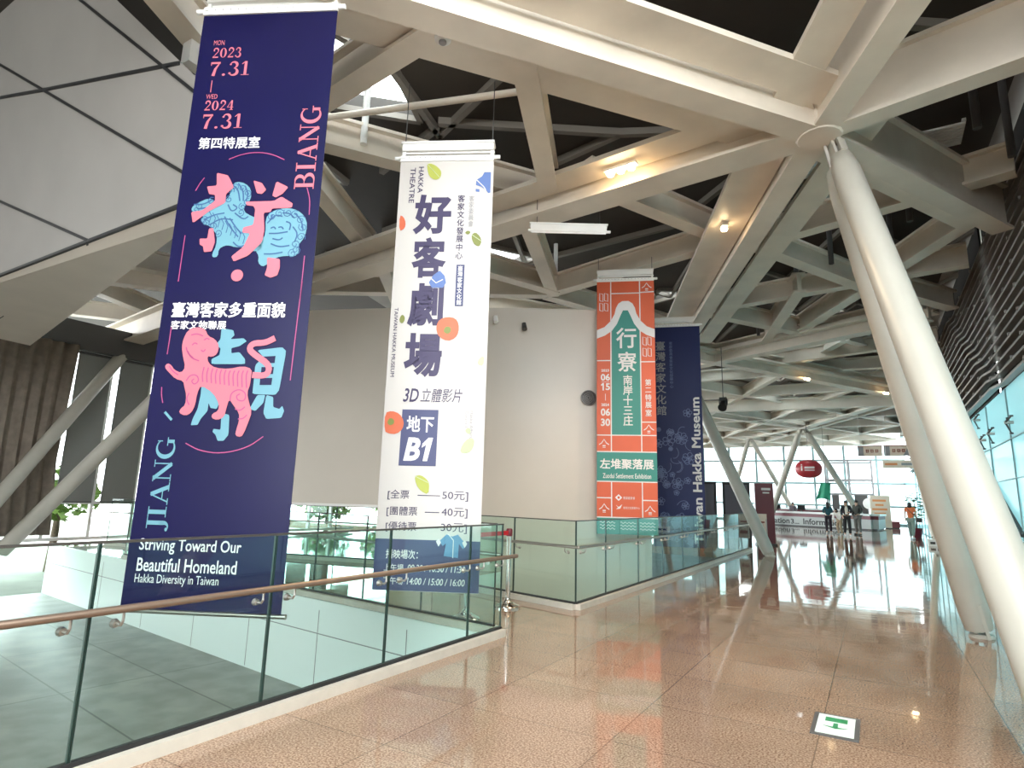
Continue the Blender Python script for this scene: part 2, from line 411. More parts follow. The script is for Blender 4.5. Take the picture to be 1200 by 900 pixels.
# ribs of the roof panels and the frames round the openings
rb = MB()
for i, h in enumerate(holes):
    for k in range(len(h)):
        rb.bar((*h[k], DZ - 0.05), (*h[(k + 1) % len(h)], DZ - 0.05), 0.09, 0.1)
ribs = [((-5.9, 4.0), (-5.5, 5.5)), ((-5.5, 5.5), (-5.9, 7.2)), ((-5.9, 7.2), (-3.6, 6.2)), ((-5.7, 6.9), (-3.2, 8.6)), ((-5.8, 7.0), (-7.6, 7.6)), ((-7.2, 7.6), (-6.0, 9.2)), ((-6.0, 9.2), (-3.2, 8.6)), ((-3.6, 6.2), (-0.5, 5.2)), ((-3.2, 8.6), (-0.6, 9.8)), ((-0.5, 5.2), (0.6, 8)), ((0.6, 8), (2.4, 9.2)), ((-0.6, 9.8), (0.6, 8)), ((-6.0, 9.2), (-9.4, 9.6)), ((-6, 9.2), (-7.4, 12.8)), ((-0.6, 9.8), (-3.4, 12.4)), ((-3.4, 12.4), (-7.4, 12.8)), ((-0.6, 9.8), (0.6, 13)), ((0.6, 13), (2.4, 12.4))]
for a, b in ribs: rb.bar((*a, DZ - 0.06), (*b, DZ - 0.06), 0.1, 0.12)
for yy in range(14, 60, 3):
    for k in range(-6, 1):
        x0 = k * 3.2; rb.bar((x0, yy, DZ - 0.05), (x0 + 1.6, yy + 3, DZ - 0.05), 0.09, 0.1); rb.bar((x0 + 3.2, yy, DZ - 0.05), (x0 + 1.6, yy + 3, DZ - 0.05), 0.09, 0.1)
struct(rb.build('trim_4', M['deckjoint']))

# ------------------------------------------------------------------ roof beams
def ibeam(p, q, z, fw=0.3, dep=0.45, web=0.1, tf=None, left=None, right=None, m='beam', up=0.25, name='roof_beam'):
    """steel beam: bottom flange at z, web, top flange, and side plates set a little higher"""
    XL = 2.10 if max(p[1], q[1]) < 15 else 1.98          # beams stop at the louvre screen
    if (left or right) and max(p[1], q[1]) > 15: XL = 1.5
    if q[0] > XL: t_ = (XL - p[0]) / (q[0] - p[0]); q = (XL, p[1] + (q[1] - p[1]) * t_)
    b = MB(); P = (p[0], p[1], z); Q = (q[0], q[1], z)
    b.bar(P, Q, fw, 0.045, 0, 0.022)
    b.bar(P, Q, web, dep - 0.045, 0, 0.045 + (dep - 0.045) / 2)
    b.bar(P, Q, tf or fw, 0.05, 0, dep + 0.025)
    for sgn, pl in ((-1, left), (1, right)):
        if pl:
            a, c = pl
            b.bar(P, Q, c - a, 0.07, sgn * (a + c) / 2, up + 0.035)
    return struct(b.build(name, M[m]))
N1 = (-0.25, 7.5)
ibeam(N1, (-5.2, 1.33), 5.80, 0.32, 0.55, 0.2, 0.4, (0.2, 0.66), (0.2, 0.84))
ibeam(N1, (1.75, 3.3), 5.805, 0.30, 0.70, 0.16, 0.4, None, (0.26, 0.66))
ibeam(N1, (2.9, 6.85), 5.81, 0.27, 0.68, 0.14, 0.3)
ibeam(N1, (2.6, 12.6), 5.815, 0.30, 0.72, 0.14, 0.3, (0.30, 0.58), None)
ibeam(N1, (-12.5, 8.72), 5.82, 0.50, 0.55, 0.2, 0.5, (0.2, 0.66), (0.28, 0.6))
ibeam(N1, (-4.6, 17.4), 5.825, 0.34, 0.55, 0.18, 0.4, (0.12, 0.74), (0.42, 0.86))
hub = MB(); hub.lathe((N1[0], N1[1], 5.79), [(0.24, 0.0), (0.26, 0.02), (0.26, 0.06), (0.2, 0.1), (0.2, 0.62)], 16)
struct(hub.build('beam_hub', M['beam']))
sec = [((-3.35, 4.05), (-8.0, 4.62), 5.98), ((-2.85, 4.72), (-3.97, 7.55), 6.03), ((-7.3, 3.75), (-4.2, 8.3), 6.2), ((-7.2, 5.5), (-8.5, 8.3), 6.2),
       ((-4.8, 8.1), (-6.3, 12.3), 6.2), ((-3.5, 7.9), (-2.0, 11.1), 6.2), ((-1.6, 11.5), (1.3, 17.2), 6.2), ((-7.3, 9.4), (-6.15, 12.15), 6.19), ((-6.3, 12.2), (-2.5, 11.25), 6.21),
       ((-1.4, 11.4), (2.1, 10.42), 6.18), ((-3.7, 15.25), (2.4, 14.3), 6.22), ((-1.4, 18.1), (2.1, 11.6), 6.23), ((-3.4, 15.3), (-1.2, 18.7), 6.19),
       ((-2.4, 18.6), (-1.1, 14.4), 6.17), ((-3.2, 22.5), (2.4, 20.9), 6.24), ((0.4, 14.9), (2.35, 17.9), 6.16), ((-6.5, 12.3), (-4.4, 17.1), 6.2), ((-8.5, 8.6), (-11.5, 13), 6.2),
       ((-12.3, 9.0), (-6.4, 12.3), 6.21), ((0.1, 3.6), (2.4, 5.2), 6.4), ((-5.2, 17.2), (-8.4, 12.4), 6.19)]
for i, (a, b, z) in enumerate(sec): ibeam(a, b, z, 0.28, 0.42, 0.09)
ibeam((-5.6, 20.6), (2.4, 16.75), 5.92, 0.4, 0.5, 0.16, 0.9, (0.2, 0.55), (0.2, 0.5))
ibeam((-4.9, 18.7), (2.2, 30.8), 5.93, 0.36, 0.5, 0.16, 0.9, (0.2, 0.5), (0.2, 0.5))
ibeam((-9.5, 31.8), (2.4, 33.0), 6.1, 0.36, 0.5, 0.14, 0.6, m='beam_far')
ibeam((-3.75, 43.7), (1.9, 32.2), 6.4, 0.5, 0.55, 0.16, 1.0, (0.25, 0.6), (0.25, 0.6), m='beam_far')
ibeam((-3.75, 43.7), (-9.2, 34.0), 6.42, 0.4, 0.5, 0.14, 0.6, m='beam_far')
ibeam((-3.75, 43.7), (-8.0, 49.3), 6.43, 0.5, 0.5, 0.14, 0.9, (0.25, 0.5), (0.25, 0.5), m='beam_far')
# the further bays: the same triangulated grid, row after row
rows = [(20.6, 0), (25.2, 1), (29.8, 0), (34.4, 1), (39.0, 0), (43.6, 1), (48.2, 0), (52.8, 1), (57.4, 0)]
SPX = 4.6
def nodex(k, s): return -14.2 + k * SPX + (SPX / 2 if s else 0)
for r_i, (yy, s) in enumerate(rows):
    zz = 6.42 + 0.003 * r_i
    if r_i >= 1:
        for k in range(0, 4):
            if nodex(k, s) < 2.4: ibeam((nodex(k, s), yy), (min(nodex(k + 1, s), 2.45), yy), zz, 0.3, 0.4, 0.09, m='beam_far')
    if r_i + 1 < len(rows):
        y2, s2 = rows[r_i + 1]
        for k in range(0, 4):
            x = nodex(k, s)
            for kk in ((k - 1, k) if s2 else (k, k + 1)):
                if 0 <= kk <= 3 and x < 2.4 and nodex(kk, s2) < 2.4:
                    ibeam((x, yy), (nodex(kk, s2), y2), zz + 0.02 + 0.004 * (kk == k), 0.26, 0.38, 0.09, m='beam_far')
ibeam((-5.55, 1.75), (-6.55, 3.95), 6.32, 0.30, 0.4, 0.1)
q_ = MB(); q_.box((-6.22, 3.2, 6.2), (0.16, 0.2, 0.3)); q_.box((-6.05, 3.28, 6.12), (0.12, 0.12, 0.34)); struct(q_.build('beam_clamp', M['white']))
# beams over the left bay, by the tall windows
for a, b, z, w, h in (((-18.9, 8.45), (-11.2, 7.4), 5.25, 0.5, 0.6), ((-18.8, 7.3), (-16.2, 10.8), 6.05, 0.3, 0.4), ((-15.6, 6.0), (-17.4, 10.4), 6.0, 0.3, 0.4), ((-15.6, 5.2), (-12.4, 9.0), 5.95, 0.3, 0.4), ((-14.2, 5.0), (-11.8, 9.6), 6.1, 0.3, 0.4), ((-12.2, 9.0), (-16.8, 12.6), 6.15, 0.3, 0.4)):
    ibeam(a, b, z, w, h, 0.12)
gb_ = MB(); gb_.bar((-17.05, 2, 5.15), (-17.05, 17, 5.15), 0.3, 0.7); struct(gb_.build('trim_5', M['darkgrey']))
# thin posts between the beams and the deck
for (x, y, z0, k) in ((-5.95, 5.55, 6.6, 'white'), (-4.4, 8.0, 6.6, 'darkgrey'), (-2.0, 11.2, 6.6, 'white'), (-0.4, 13.4, 6.6, 'darkgrey'), (-3.6, 15.2, 6.6, 'white'), (1.5, 9.0, 6.5, 'darkgrey'), (2.0, 10.0, 6.5, 'darkgrey'), (-6.2, 12.2, 6.6, 'white'), (-1.2, 15.0, 6.6, 'darkgrey'), (0.7, 14.0, 6.6, 'darkgrey'), (0.9, 11.9, 6.6, 'darkgrey'), (-1.9, 18.2, 6.6, 'darkgrey'), (-2.6, 18.5, 6.6, 'darkgrey')):
    t = MB(); t.tube((x, y, z0 - 0.25), (x, y, DZ), 0.05, n=12); struct(t.build('roof_post', M[k]))
# banner hanging pipe under the deck (behind the second banner)
pp = MB(); pp.tube((-6.3, 4.95, 6.5), (-3.1, 5.95, 6.5), 0.045, n=12); struct(pp.build('hanging_pipe', M['beam']))

# far glass wall
def glazed(name, x0, x1, y, z1, step, zs, name2):
    g = MB(); g.box(((x0 + x1) / 2, y, z1 / 2), (x1 - x0, 0.02, z1)); struct(g.build(name, M['tinted']))
    f = MB(); x = x0
    while x <= x1 + 0.01:
        f.box((x, y - 0.05, z1 / 2), (0.17, 0.2, z1)); x += step
    for z in zs: f.box(((x0 + x1) / 2, y - 0.05, z), (x1 - x0, 0.14, 0.16))
    struct(f.build(name2, M['mullion']))
glazed('window_1', -26, 2.5, 60.0, 7.4, 2.4, (0.06, 1.5, 3.4, 5.4, 7.3), 'trim_6')
# left tall windows
g = MB(); g.box((-17.2, 9.5, 2.45), (0.02, 15, 4.7)); struct(g.build('window_2', M['winglass']))
f = MB()
for k in range(14):
    f.box((-17.15, 2.86 + k * 1.0, 2.45), (0.12, 0.07, 4.7))
for z in (0.12, 1.0, 4.78): f.box((-17.15, 9.5, z), (0.1, 15, 0.08))
struct(f.build('trim_7', M['white']))
g = MB()
for i in range(11):
    y0 = 20 + i * 4
    g.box((-17.2, y0, 2.45), (0.02, 3.9, 4.7)); g.box((-17.15, y0 + 1.95, 2.45), (0.14, 0.12, 4.7), 1)
for z in (0.12, 2.6, 4.78): g.box((-17.15, 39.5, z), (0.1, 43, 0.08), 1)
struct(g.build('window_30', [M['winglass'], M['white']]))

# right wall: frosted glass below, louvres above
rw = MB()
rw.box((2.36, 33.0, 1.87), (0.04, 58, 3.74), 0)
for z in (0.02, 2.02, 2.76): rw.box((2.33, 33.0, z), (0.03, 58, 0.018), 1)
for k in range(18): rw.box((2.33, 5 + k * 2.4, 1.87), (0.03, 0.018, 3.7), 1)
rw.bar((2.3, 17.0, 1.97), (2.3, 14.55, 0.98), 0.06, 0.10, m=2)
struct(rw.build('wall_right', [M['rglass'], M['mullion'], M['darkgrey']]))

gr = MB(); gr.slab([(-60, -30), (40, -30), (40, 110), (-60, 110)], -1.9, -1.5); struct(gr.build('ground', M['ground']))

bw = MB(); bw.box((-10.4, -8.1, 3.1), (14, 0.2, 8.8)); struct(bw.build('light_block_back', M['wall']))  # unseen wall, added to cut daylight coming in from behind

nw = MB(); nw.box((2.5, -1.5, 1.87), (0.16, 13, 3.74)); struct(nw.build('light_block_near_right', M['wall']))  # unseen opaque wall, added to keep side light off the near column

bw = MB(); bw.box((-17.4, -0.5, 3.1), (0.2, 6, 8.8)); struct(bw.build('light_block_side', M['wall']))  # unseen wall, added to block part of the light from the left

ag = MB()
for k in range(9): ag.box((0.35, 10.05 + k * 0.07, 6.95), (2.4, 0.045, 0.03))
for x in (-0.83, 0.35, 1.53): ag.box((x, 10.33, 6.98), (0.05, 0.66, 0.05))
struct(ag.build('trim_8', M['white']))

# ------------------------------------------------------------------ louvres on the right wall
lv = thing('louvre_screen', 'dark horizontal louvre screen with pale grey slats high on the right wall', 'louvre', (2.3, 12.0, 3.75))
def lvx(y, z):
    yk = 15.1 + (z - 4.14) * 1.93
    if y < yk: return 0.0
    return -0.08 * min(1.0, (y - yk) / 0.55)
b = MB()
for (y0, y1, x) in ((4, 15.3, 0.1), (15.3, 49, 0.04)):
    b.box((x, (y0 + y1) / 2, 1.86), (0.04, y1 - y0, 3.72))
b.build('backing_panel', M['slatback'], lv).location = (0, -12.0, 0)
b = MB()
ztop = 6.75
for k in range(15):
    z = 3.80 + k * 0.205
    yk = 15.1 + (z - 4.14) * 1.93
    pts_ = [(0, 4), (0, yk), (-0.08, yk + 0.55), (-0.08, 48)]
    for (xa, ya), (xb, yb) in zip(pts_[:-1], pts_[1:]):
        b.bar((xa, ya - 12, z - 3.75), (xb, yb - 12, z - 3.75), 0.12, 0.045)
    for j in range(14):
        y = 4.2 + j * 2.0 + (0.9 if k % 2 else 0)
        b.box((lvx(y, z) - 0.02, y - 12, z - 3.75 + 0.03), (0.12, 0.05, 0.06))
b.build('slat', M['slat'], lv, label='pale grey slats')
lv.location = (2.3, 12.0, 3.75)

for i, (y, z) in enumerate(((17.81, 3.52), (16.13, 3.02), (17.31, 2.99), (14.08, 3.01))):
    t = thing('glass_spider_fitting', ['steel spider fitting on the cyan glass wall, topmost and farthest', 'steel spider fitting on the cyan glass wall, middle one of the lower row', 'steel spider fitting on the cyan glass wall, lower row, just below the topmost', 'steel spider fitting on the cyan glass wall, nearest, at right edge'][i], 'fitting', (2.31, y, z))
    m_ = MB(); m_.tube((0.0, 0, 0), (-0.14, 0, 0), 0.03); m_.build('stem', M['steel'], t, True)
    m_ = MB()
    for a in (30, 150, 270):
        c, s_ = math.cos(math.radians(a)), math.sin(math.radians(a))
        m_.tube((-0.12, 0, 0), (-0.05, 0.2 * c, 0.2 * s_), 0.018, 0.012, 8); m_.lathe((-0.05, 0.2 * c, 0.2 * s_), [(0.03, -0.015), (0.03, 0.015)], 10)
    m_.build('arm', M['darkgrey'], t, True)

# ------------------------------------------------------------------ columns
def column(label, foot, top, r, mk='column', plates=True, group=None, taper=True):
    t = thing('inclined_column', label, 'column', foot, 0, group)
    P = Vector((0, 0, 0)); Q = Vector(top) - Vector(foot); d = Q.normalized(); Ln = Q.length
    b = MB()
    if taper:
        b.path([P + d * 0.10, P + d * 0.28, P + d * (Ln - 0.62), P + d * (Ln - 0.34), P + d * (Ln - 0.28)], [r * 0.88, r, r, r * 0.8, r * 0.45], 28)
    else:
        b.path([P, P + d * Ln], [r, r], 24)
    b.build('shaft', M[mk], t, True)
    if taper:
        sx = d.cross(Vector((0, 0, 1))).normalized(); sy = d.cross(sx)
        f = MB()
        for s_ in (-1, 1):
            a = sx * (s_ * r * 0.45)
            f.bar(a * 1.0 - d * 0.0 + Vector((0, 0, 0.02)), a * 1.0 + d * 0.40, 0.035, r * 1.3)
        f.lathe((0, 0, 0), [(r * 0.8, 0), (r * 0.8, 0.02), (r * 0.7, 0.04)], 20)
        f.build('base_bracket', M[mk], t)
        f = MB()
        for s_ in (-1, 1):
            a = sx * (s_ * r * 0.4)
            f.bar(a + d * (Ln - 0.5), a + d * (Ln + 0.02), 0.03, r * 1.1)
        f.bar(sy * (-r * 0.75) + d * (Ln - 0.34), sy * (-r * 0.75) + d * (Ln + 0.03), 0.05, 0.05)
        f.build('head_bracket', M[mk], t)
    return t
column('thick ivory inclined column nearest the camera, leaning out of the frame at right', (0.86, 4.52, 0), (-0.085, 7.72, 5.78), 0.150)
column('ivory inclined column just behind the nearest one, foot on the floor at right', (0.93, 8.85, 0), (-0.16, 7.74, 5.80), 0.152)
column('ivory inclined column rising beside the far end of the glass railing', (-2.58, 18.4, 0), (-5.1, 18.9, 5.95), 0.17)
column('left leg of the far V of white columns behind the information desk', (-6.6, 46.5, 0), (-3.85, 43.75, 6.42), 0.2)
column('right leg of the far V of white columns behind the information desk', (-0.4, 47.2, 0), (-3.6, 43.75, 6.42), 0.2)
column('white column of the farthest V, leaning left, behind the display boards', (-10.6, 52.5, 0), (-8.05, 49.4, 6.42), 0.17)
column('white column of the farthest V, leaning right, behind the information desk', (-5.0, 52.5, 0), (-7.9, 49.4, 6.42), 0.17)
column('slim white inclined column standing beyond the two nearest columns', (1.94, 29.0, 0.25), (1.35, 31.4, 6.2), 0.13)
column('grey round brace under the clad overhang, upper of the two at far left', (-15.4, 4.7, 0), (-17.1, 8.1, 5.0), 0.15, taper=False)
column('grey round brace at far left, lower of the two, passing behind the first banner', (-16.0, 5.75, 0), (-12.0, 8.35, 5.8), 0.16, taper=False)

# ------------------------------------------------------------------ glass railings
def railing(label, pts, joints, inner, zk=0.07, top=1.12, hz=0.79, ext=0.0, brk=True, group=None, hr='rail'):
    """pts: plan polyline; joints: distances along each leg where panes meet; inner: +1/-1 side of the handrail"""
    t = thing('glass_railing', label, 'railing', (pts[0][0], pts[0][1], 0), 0, group)
    o = Vector((pts[0][0], pts[0][1], 0))
    kb = MB(); cp = MB(); ch = MB(); hd = []
    for li, (p, q) in enumerate(zip(pts[:-1], pts[1:])):
        P = Vector((*p, 0)) - o; Q = Vector((*q, 0)) - o; d = (Q - P).normalized(); sd = d.cross(Vector((0, 0, 1)))
        kb.bar(P, Q, 0.14, zk, 0, zk / 2)
        ch.bar(P + Vector((0, 0, zk + 0.012)), Q + Vector((0, 0, zk + 0.012)), 0.035, 0.024)
        cp.bar(P + Vector((0, 0, top)), Q + Vector((0, 0, top)), 0.022, 0.014)
        js = joints[li]
        for a, c in zip(js[:-1], js[1:]):
            A = P + d * (a + 0.005); B = P + d * (c - 0.005); zc = (zk + 0.02 + top) / 2; hh = top - zk - 0.02
            g = MB(); g.bar(A + Vector((0, 0, zc)), B + Vector((0, 0, zc)), 0.016, hh, 0, 0, 0)
            for e in (A, B): g.bar(e - d * 0.0035 + Vector((0, 0, zc)), e + d * 0.0035 + Vector((0, 0, zc)), 0.017, hh, 0, 0, 1)
            g.build('pane', [M['glass'], M['edge']], t)
            if brk:
                for x in (a + 0.12, c - 0.12):
                    if c - a < 0.5 and x != a + 0.12: continue
                    w = P + d * x + Vector((0, 0, hz - 0.08)); s_ = sd * inner
                    k = MB(); k.tube(w + s_ * 0.006, w + s_ * 0.03, 0.024, 0.018, 14); k.path([w + s_ * 0.02, w + s_ * 0.07, w + s_ * 0.085 + Vector((0, 0, 0.02)), w + s_ * 0.085 + Vector((0, 0, 0.075))], 0.008, 8)
                    k.build('handrail_bracket', M['steel'], t, True)
        hd.append((P + sd * inner * 0.085, Q + sd * inner * 0.085, d))
    h = MB(); line = [hd[0][0] + Vector((0, 0, hz))]
    for i in range(len(hd) - 1):
        (p0, q0, d0), (p1, q1, d1) = hd[i], hd[i + 1]
        det = d0.x * -d1.y + d1.x * d0.y
        dx = p1 - p0; s_ = (dx.x * -d1.y + d1.x * dx.y) / det
        line.append(p0 + d0 * s_ + Vector((0, 0, hz)))
    line.append(hd[-1][1] + hd[-1][2] * ext + Vector((0, 0, hz)))
    for a, c in zip(line[:-1], line[1:]):
        h.tube(a, c, 0.02, n=14)
    for c in line[1:-1]: h.ball(c, 0.02, 6)
    h.build('handrail', M[hr], t, True)
    kb.build('kerb', M['kerb'], t); ch.build('base_channel', M['dark'], t); cp.build('top_cap', M['cap'], t)
    return t
XG = -3.42
near = [0, 1.13, 2.26, 3.4, 4.14, 5.21, 6.33, 7.48, 8.08]
railing('near glass railing with bronze handrail along the walkway edge, in front of the first banner', [(XG, -2.5), (XG, 5.58)], [near], 1, ext=0.16)
eL = math.hypot(9.5, 9.5 * BS)
ejs = [0, 1.1, 2.15, 3.2, 4.3, 5.4, 6.5, 7.6, 8.7, eL]
railing('glass railing along the far end of the sunken court, behind the white banner', [(XG - 0.1, 5.62), (XG - 9.6, 5.62 + 9.5 * BS)], [ejs], 1, hr='steel')
L1_ = math.hypot(2.9, 0.717)
railing('glass railing round the second opening, below the orange banner', [(XG - 2.9, 8.15), (XG, 7.433), (XG, 20.3)], [[0, 0.7, 1.85, L1_], [0, 1.03, 2.45, 3.8, 5.15, 6.5, 7.85, 9.2, 10.55, 11.7, 12.86]], 1, hr='steel')
railing('glass railing at far left in front of the tall windows', [(-16.2, 7.9), (-8.4, 9.6)], [[0, 1.3, 2.6, 3.9, 5.2, 6.5, 7.95]], 1, hr='steel')

# ------------------------------------------------------------------ exit sign set into the floor
ex = thing('floor_exit_sign', 'lit white and green exit sign set into the walkway floor', 'sign', (-0.32, 4.715, 0.0))
b = MB(); b.box((0, 0, 0.004), (0.27, 0.45, 0.008)); b.build('metal_frame', M['darkgrey'], ex)
b = MB(); b.box((0, 0, 0.006), (0.215, 0.39, 0.008)); b.build('lit_panel', M['exitwhite'], ex)
b = MB(); b.box((0, 0.10, 0.0108), (0.13, 0.085, 0.002)); b.build('green_plate', M['exitgreen'], ex)
b = MB(); b.slab([(-0.014, 0.03), (0.014, 0.03), (0.014, -0.05), (0.07, -0.045), (0, -0.08), (-0.07, -0.045), (-0.014, -0.05)], 0.0105, 0.012); b.build('arrow', M['exitgreen'], ex, label='green arrow')

# ------------------------------------------------------------------ lettering
_tc = {}
def glyphs(body, bold=0.0, shear=0.0, space=1.0):
    key = (body, bold, shear, space)
    if key in _tc: return _tc[key]
    cu = bpy.data.curves.new('lettering', 'FONT'); cu.body = body; cu.bevel_depth = bold * 0.75; cu.bevel_resolution = 2; cu.shear = shear; cu.resolution_u = 3; cu.space_character = space
    o = bpy.data.objects.new('lettering', cu); COL.objects.link(o)
    dg = bpy.context.evaluated_depsgraph_get(); dg.update()
    me = bpy.data.meshes.new_from_object(o.evaluated_get(dg))
    vs = [(v.co.x, v.co.y) for v in me.vertices]
    fs = []
    for p in me.polygons:       # the letters are laid flat: keep faces that still have area, seen from one side
        q = [vs[i] for i in p.vertices]
        a = sum(q[i][0] * q[(i + 1) % len(q)][1] - q[(i + 1) % len(q)][0] * q[i][1] for i in range(len(q)))
        if a > 1e-8 or (bold == 0 and abs(a) > 1e-8): fs.append(tuple(p.vertices))
    bpy.data.objects.remove(o); bpy.data.curves.remove(cu); bpy.data.meshes.remove(me)
    _tc[key] = (vs, fs); return _tc[key]
def bbox(vs):
    xs = [v[0] for v in vs]; ys = [v[1] for v in vs]
    return min(xs), min(ys), max(xs), max(ys)

# serif capitals and figures, drawn as strokes of changing width in a 1-high box
def strk(path, w):
    n = len(path); L_ = []; R_ = []
    for i in range(n):
        a = path[max(0, i - 1)]; b = path[min(n - 1, i + 1)]
        dx, dy = b[0] - a[0], b[1] - a[1]; l = math.hypot(dx, dy) or 1
        ww = (w[i] if isinstance(w, list) else w) / 2
        L_.append((path[i][0] - dy / l * ww, path[i][1] + dx / l * ww)); R_.append((path[i][0] + dy / l * ww, path[i][1] - dx / l * ww))
    vs = L_ + R_; return vs, [(i, i + 1, n + i + 1, n + i) for i in range(n - 1)]
def arc(cx, cy, rx, ry, a0, a1, n=14): return [(cx + rx * math.cos(math.radians(a0 + (a1 - a0) * i / n)), cy + ry * math.sin(math.radians(a0 + (a1 - a0) * i / n))) for i in range(n + 1)]
def thick(path_n, lo, hi, f): return [lo + (hi - lo) * f(i / (path_n - 1)) for i in range(path_n)]
def rc(x0, y0, x1, y1): return [(x0, y0), (x1, y0), (x1, y1), (x0, y1)], [(0, 1, 2, 3)]
bell = lambda t: math.sin(math.pi * t) ** 1.2
def serif(ch):
    th, tn = 0.17, 0.05
    if ch == 'I': return 0.42, [rc(.13, 0, .30, 1), rc(0, 0, .43, .05), rc(0, .95, .43, 1)]
    if ch == 'B':
        a = arc(.38, .745, .25, .23, 90, -90); b = arc(.40, .265, .31, .24, 90, -90)
        return 0.78, [rc(.10, 0, .27, 1), rc(0, 0, .40, .05), rc(0, .95, .38, 1), rc(.2, .50, .40, .53), strk(a, thick(len(a), tn, th, bell)), strk(b, thick(len(b), tn, th, bell))]
    if ch == 'A': return 0.86, [strk([(.12, .02), (.42, 1)], .055), strk([(.42, .98), (.74, .02)], .17), rc(.24, .32, .62, .37), rc(0, 0, .27, .05), rc(.55, 0, .92, .05)]
    if ch == 'N': return 0.86, [rc(.12, 0, .17, 1), rc(.72, 0, .77, 1), strk([(.12, .97), (.74, .03)], .17), rc(0, 0, .30, .05), rc(0, .95, .24, 1), rc(.60, .95, .90, 1)]
    if ch == 'G':
        a = arc(.46, .5, .38, .485, 40, 320, 24)
        return 0.88, [strk(a, thick(len(a), .05, .18, lambda t: math.sin(math.pi * t) ** 1.6)), rc(.66, .05, .80, .42), rc(.54, .39, .90, .44), rc(.72, .70, .76, .98)]
    if ch == 'J':
        a = [(.33, .3)] + arc(.16, .05, .17, .22, 0, -120, 10)
        return 0.46, [rc(.245, .1, .415, 1), rc(.10, .95, .54, 1), strk(a, thick(len(a), .17, .04, lambda t: t)), (arc(.07, -.10, .075, .075, 0, 360, 12)[:-1], [tuple(range(12))])]
    if ch == '0':
        a = arc(.3, .5, .22, .47, 0, 360, 28); return 0.62, [strk(a, [0.04 + .13 * abs(math.cos(2 * math.pi * i / 28)) ** 1.5 for i in range(29)])]
    if ch == '1': return 0.46, [rc(.18, 0, .32, 1), rc(.04, 0, .46, .05), strk([(.05, .80), (.2, .96)], .05)]
    if ch == '2':
        a = arc(.28, .72, .21, .26, 165, -20, 14) + [(.34, .45), (.06, .06)]
        return 0.58, [strk(a, thick(len(a), .06, .15, lambda t: math.sin(math.pi * min(1, t * 1.1)) if t < .9 else .1)), rc(.03, 0, .52, .13), (arc(.12, .74, .07, .07, 0, 360, 10)[:-1], [tuple(range(10))])]
    if ch == '3':
        a = arc(.26, .75, .18, .22, 150, -80, 14); b = arc(.26, .27, .22, .25, 85, -150, 14)
        return 0.56, [strk(a, thick(len(a), .04, .15, bell)), strk(b, thick(len(b), .04, .16, bell)), (arc(.10, .80, .06, .06, 0, 360, 10)[:-1], [tuple(range(10))]), (arc(.08, .16, .07, .07, 0, 360, 10)[:-1], [tuple(range(10))])]
    if ch == '4': return 0.60, [rc(.34, 0, .48, 1), rc(.24, 0, .56, .05), strk([(.38, .97), (.04, .30)], .05), rc(.02, .26, .58, .32)]
    if ch == '7': return 0.56, [rc(.04, .86, .54, 1), rc(.04, .74, .08, .9), strk([(.50, .92), (.30, .5), (.22, 0)], [.05, .13, .17])]
    if ch == '.': return 0.26, [(arc(.12, .07, .08, .08, 0, 360, 12)[:-1], [tuple(range(12))])]
    return 0.4, []
def serif_text(s):
    x = 0; V = []; Fc = []
    for ch in s:
        w, parts = serif(ch)
        for vs, fs in parts:
            o = len(V); V += [(a + x, b) for a, b in vs]; Fc += [tuple(i + o for i in f) for f in fs]
        x += w + 0.09
    return V, Fc

MERGED = {'lines', 'lionmark', 'tigermark', 'tiger', 'grid', 'petal', 'wave', 'vein', 'calyx', 'navyhole'}
class Print:
    """printing on a banner: u runs from its left edge, h is height above floor; layers sit a hair apart"""
    def __init__(s, W, zb, y=-0.005): s.W = W; s.zb = zb; s.y = y; s.parts = {}; s.n = 0
    def _put(s, part, vs, fs, lay): 
        s.parts.setdefault((part, s.n if part not in MERGED else 0), MB()).add([(u - s.W / 2, s.y - 0.0022 * lay, h - s.zb) for u, h in vs], fs)
    def fit(s, part, vf, box, rot=0, lay=1):
        """scale shapes into box (u0, h0, u1, h1); rot 90 reads upward, -90 reads downward"""
        vs, fs = vf
        if not vs: return
        s.n += 1
        if rot == 90: vs = [(-y, x) for x, y in vs]
        elif rot == -90: vs = [(y, -x) for x, y in vs]
        x0, y0, x1, y1 = bbox(vs); u0, h0, u1, h1 = box
        sx = (u1 - u0) / max(1e-6, x1 - x0); sy = (h1 - h0) / max(1e-6, y1 - y0)
        s._put(part, [(u0 + (x - x0) * sx, h0 + (y - y0) * sy) for x, y in vs], fs, lay)
    def text(s, part, body, box, rot=0, lay=1, bold=0.0, shear=0.0, space=1.0): s.fit(part, glyphs(body, bold, shear, space), box, rot, lay)
    def column(s, part, body, u, h_top, cell, step=None, lay=1, bold=0.0, wide=1.0):
        step = step or cell; s.n += 1
        for i, ch in enumerate(body):
            if ch == ' ': continue
            vs, fs = glyphs(ch, bold); x0, y0, x1, y1 = bbox(vs); cx, cy = (x0 + x1) / 2, (y0 + y1) / 2
            h = h_top - cell / 2 - i * step
            s._put(part, [(u + (x - cx) * cell * wide / 0.95, h + (y - cy) * cell / 0.95) for x, y in vs], fs, lay)
    def line(s, part, pts, w, lay=1):
        s.n += 1; vs, fs = strk(pts, w); s._put(part, vs, fs, lay)
    def poly(s, part, pts, lay=1):
        s.n += 1; s._put(part, pts, [tuple(range(len(pts)))], lay)
    def rect(s, part, u0, h0, u1, h1, lay=1): s.poly(part, [(u0, h0), (u1, h0), (u1, h1), (u0, h1)], lay)
    def build(s, root, mats):
        for (k, _), mb in s.parts.items():
            nm, mk = mats[k]; mb.build(nm, M[mk], root, label=None)

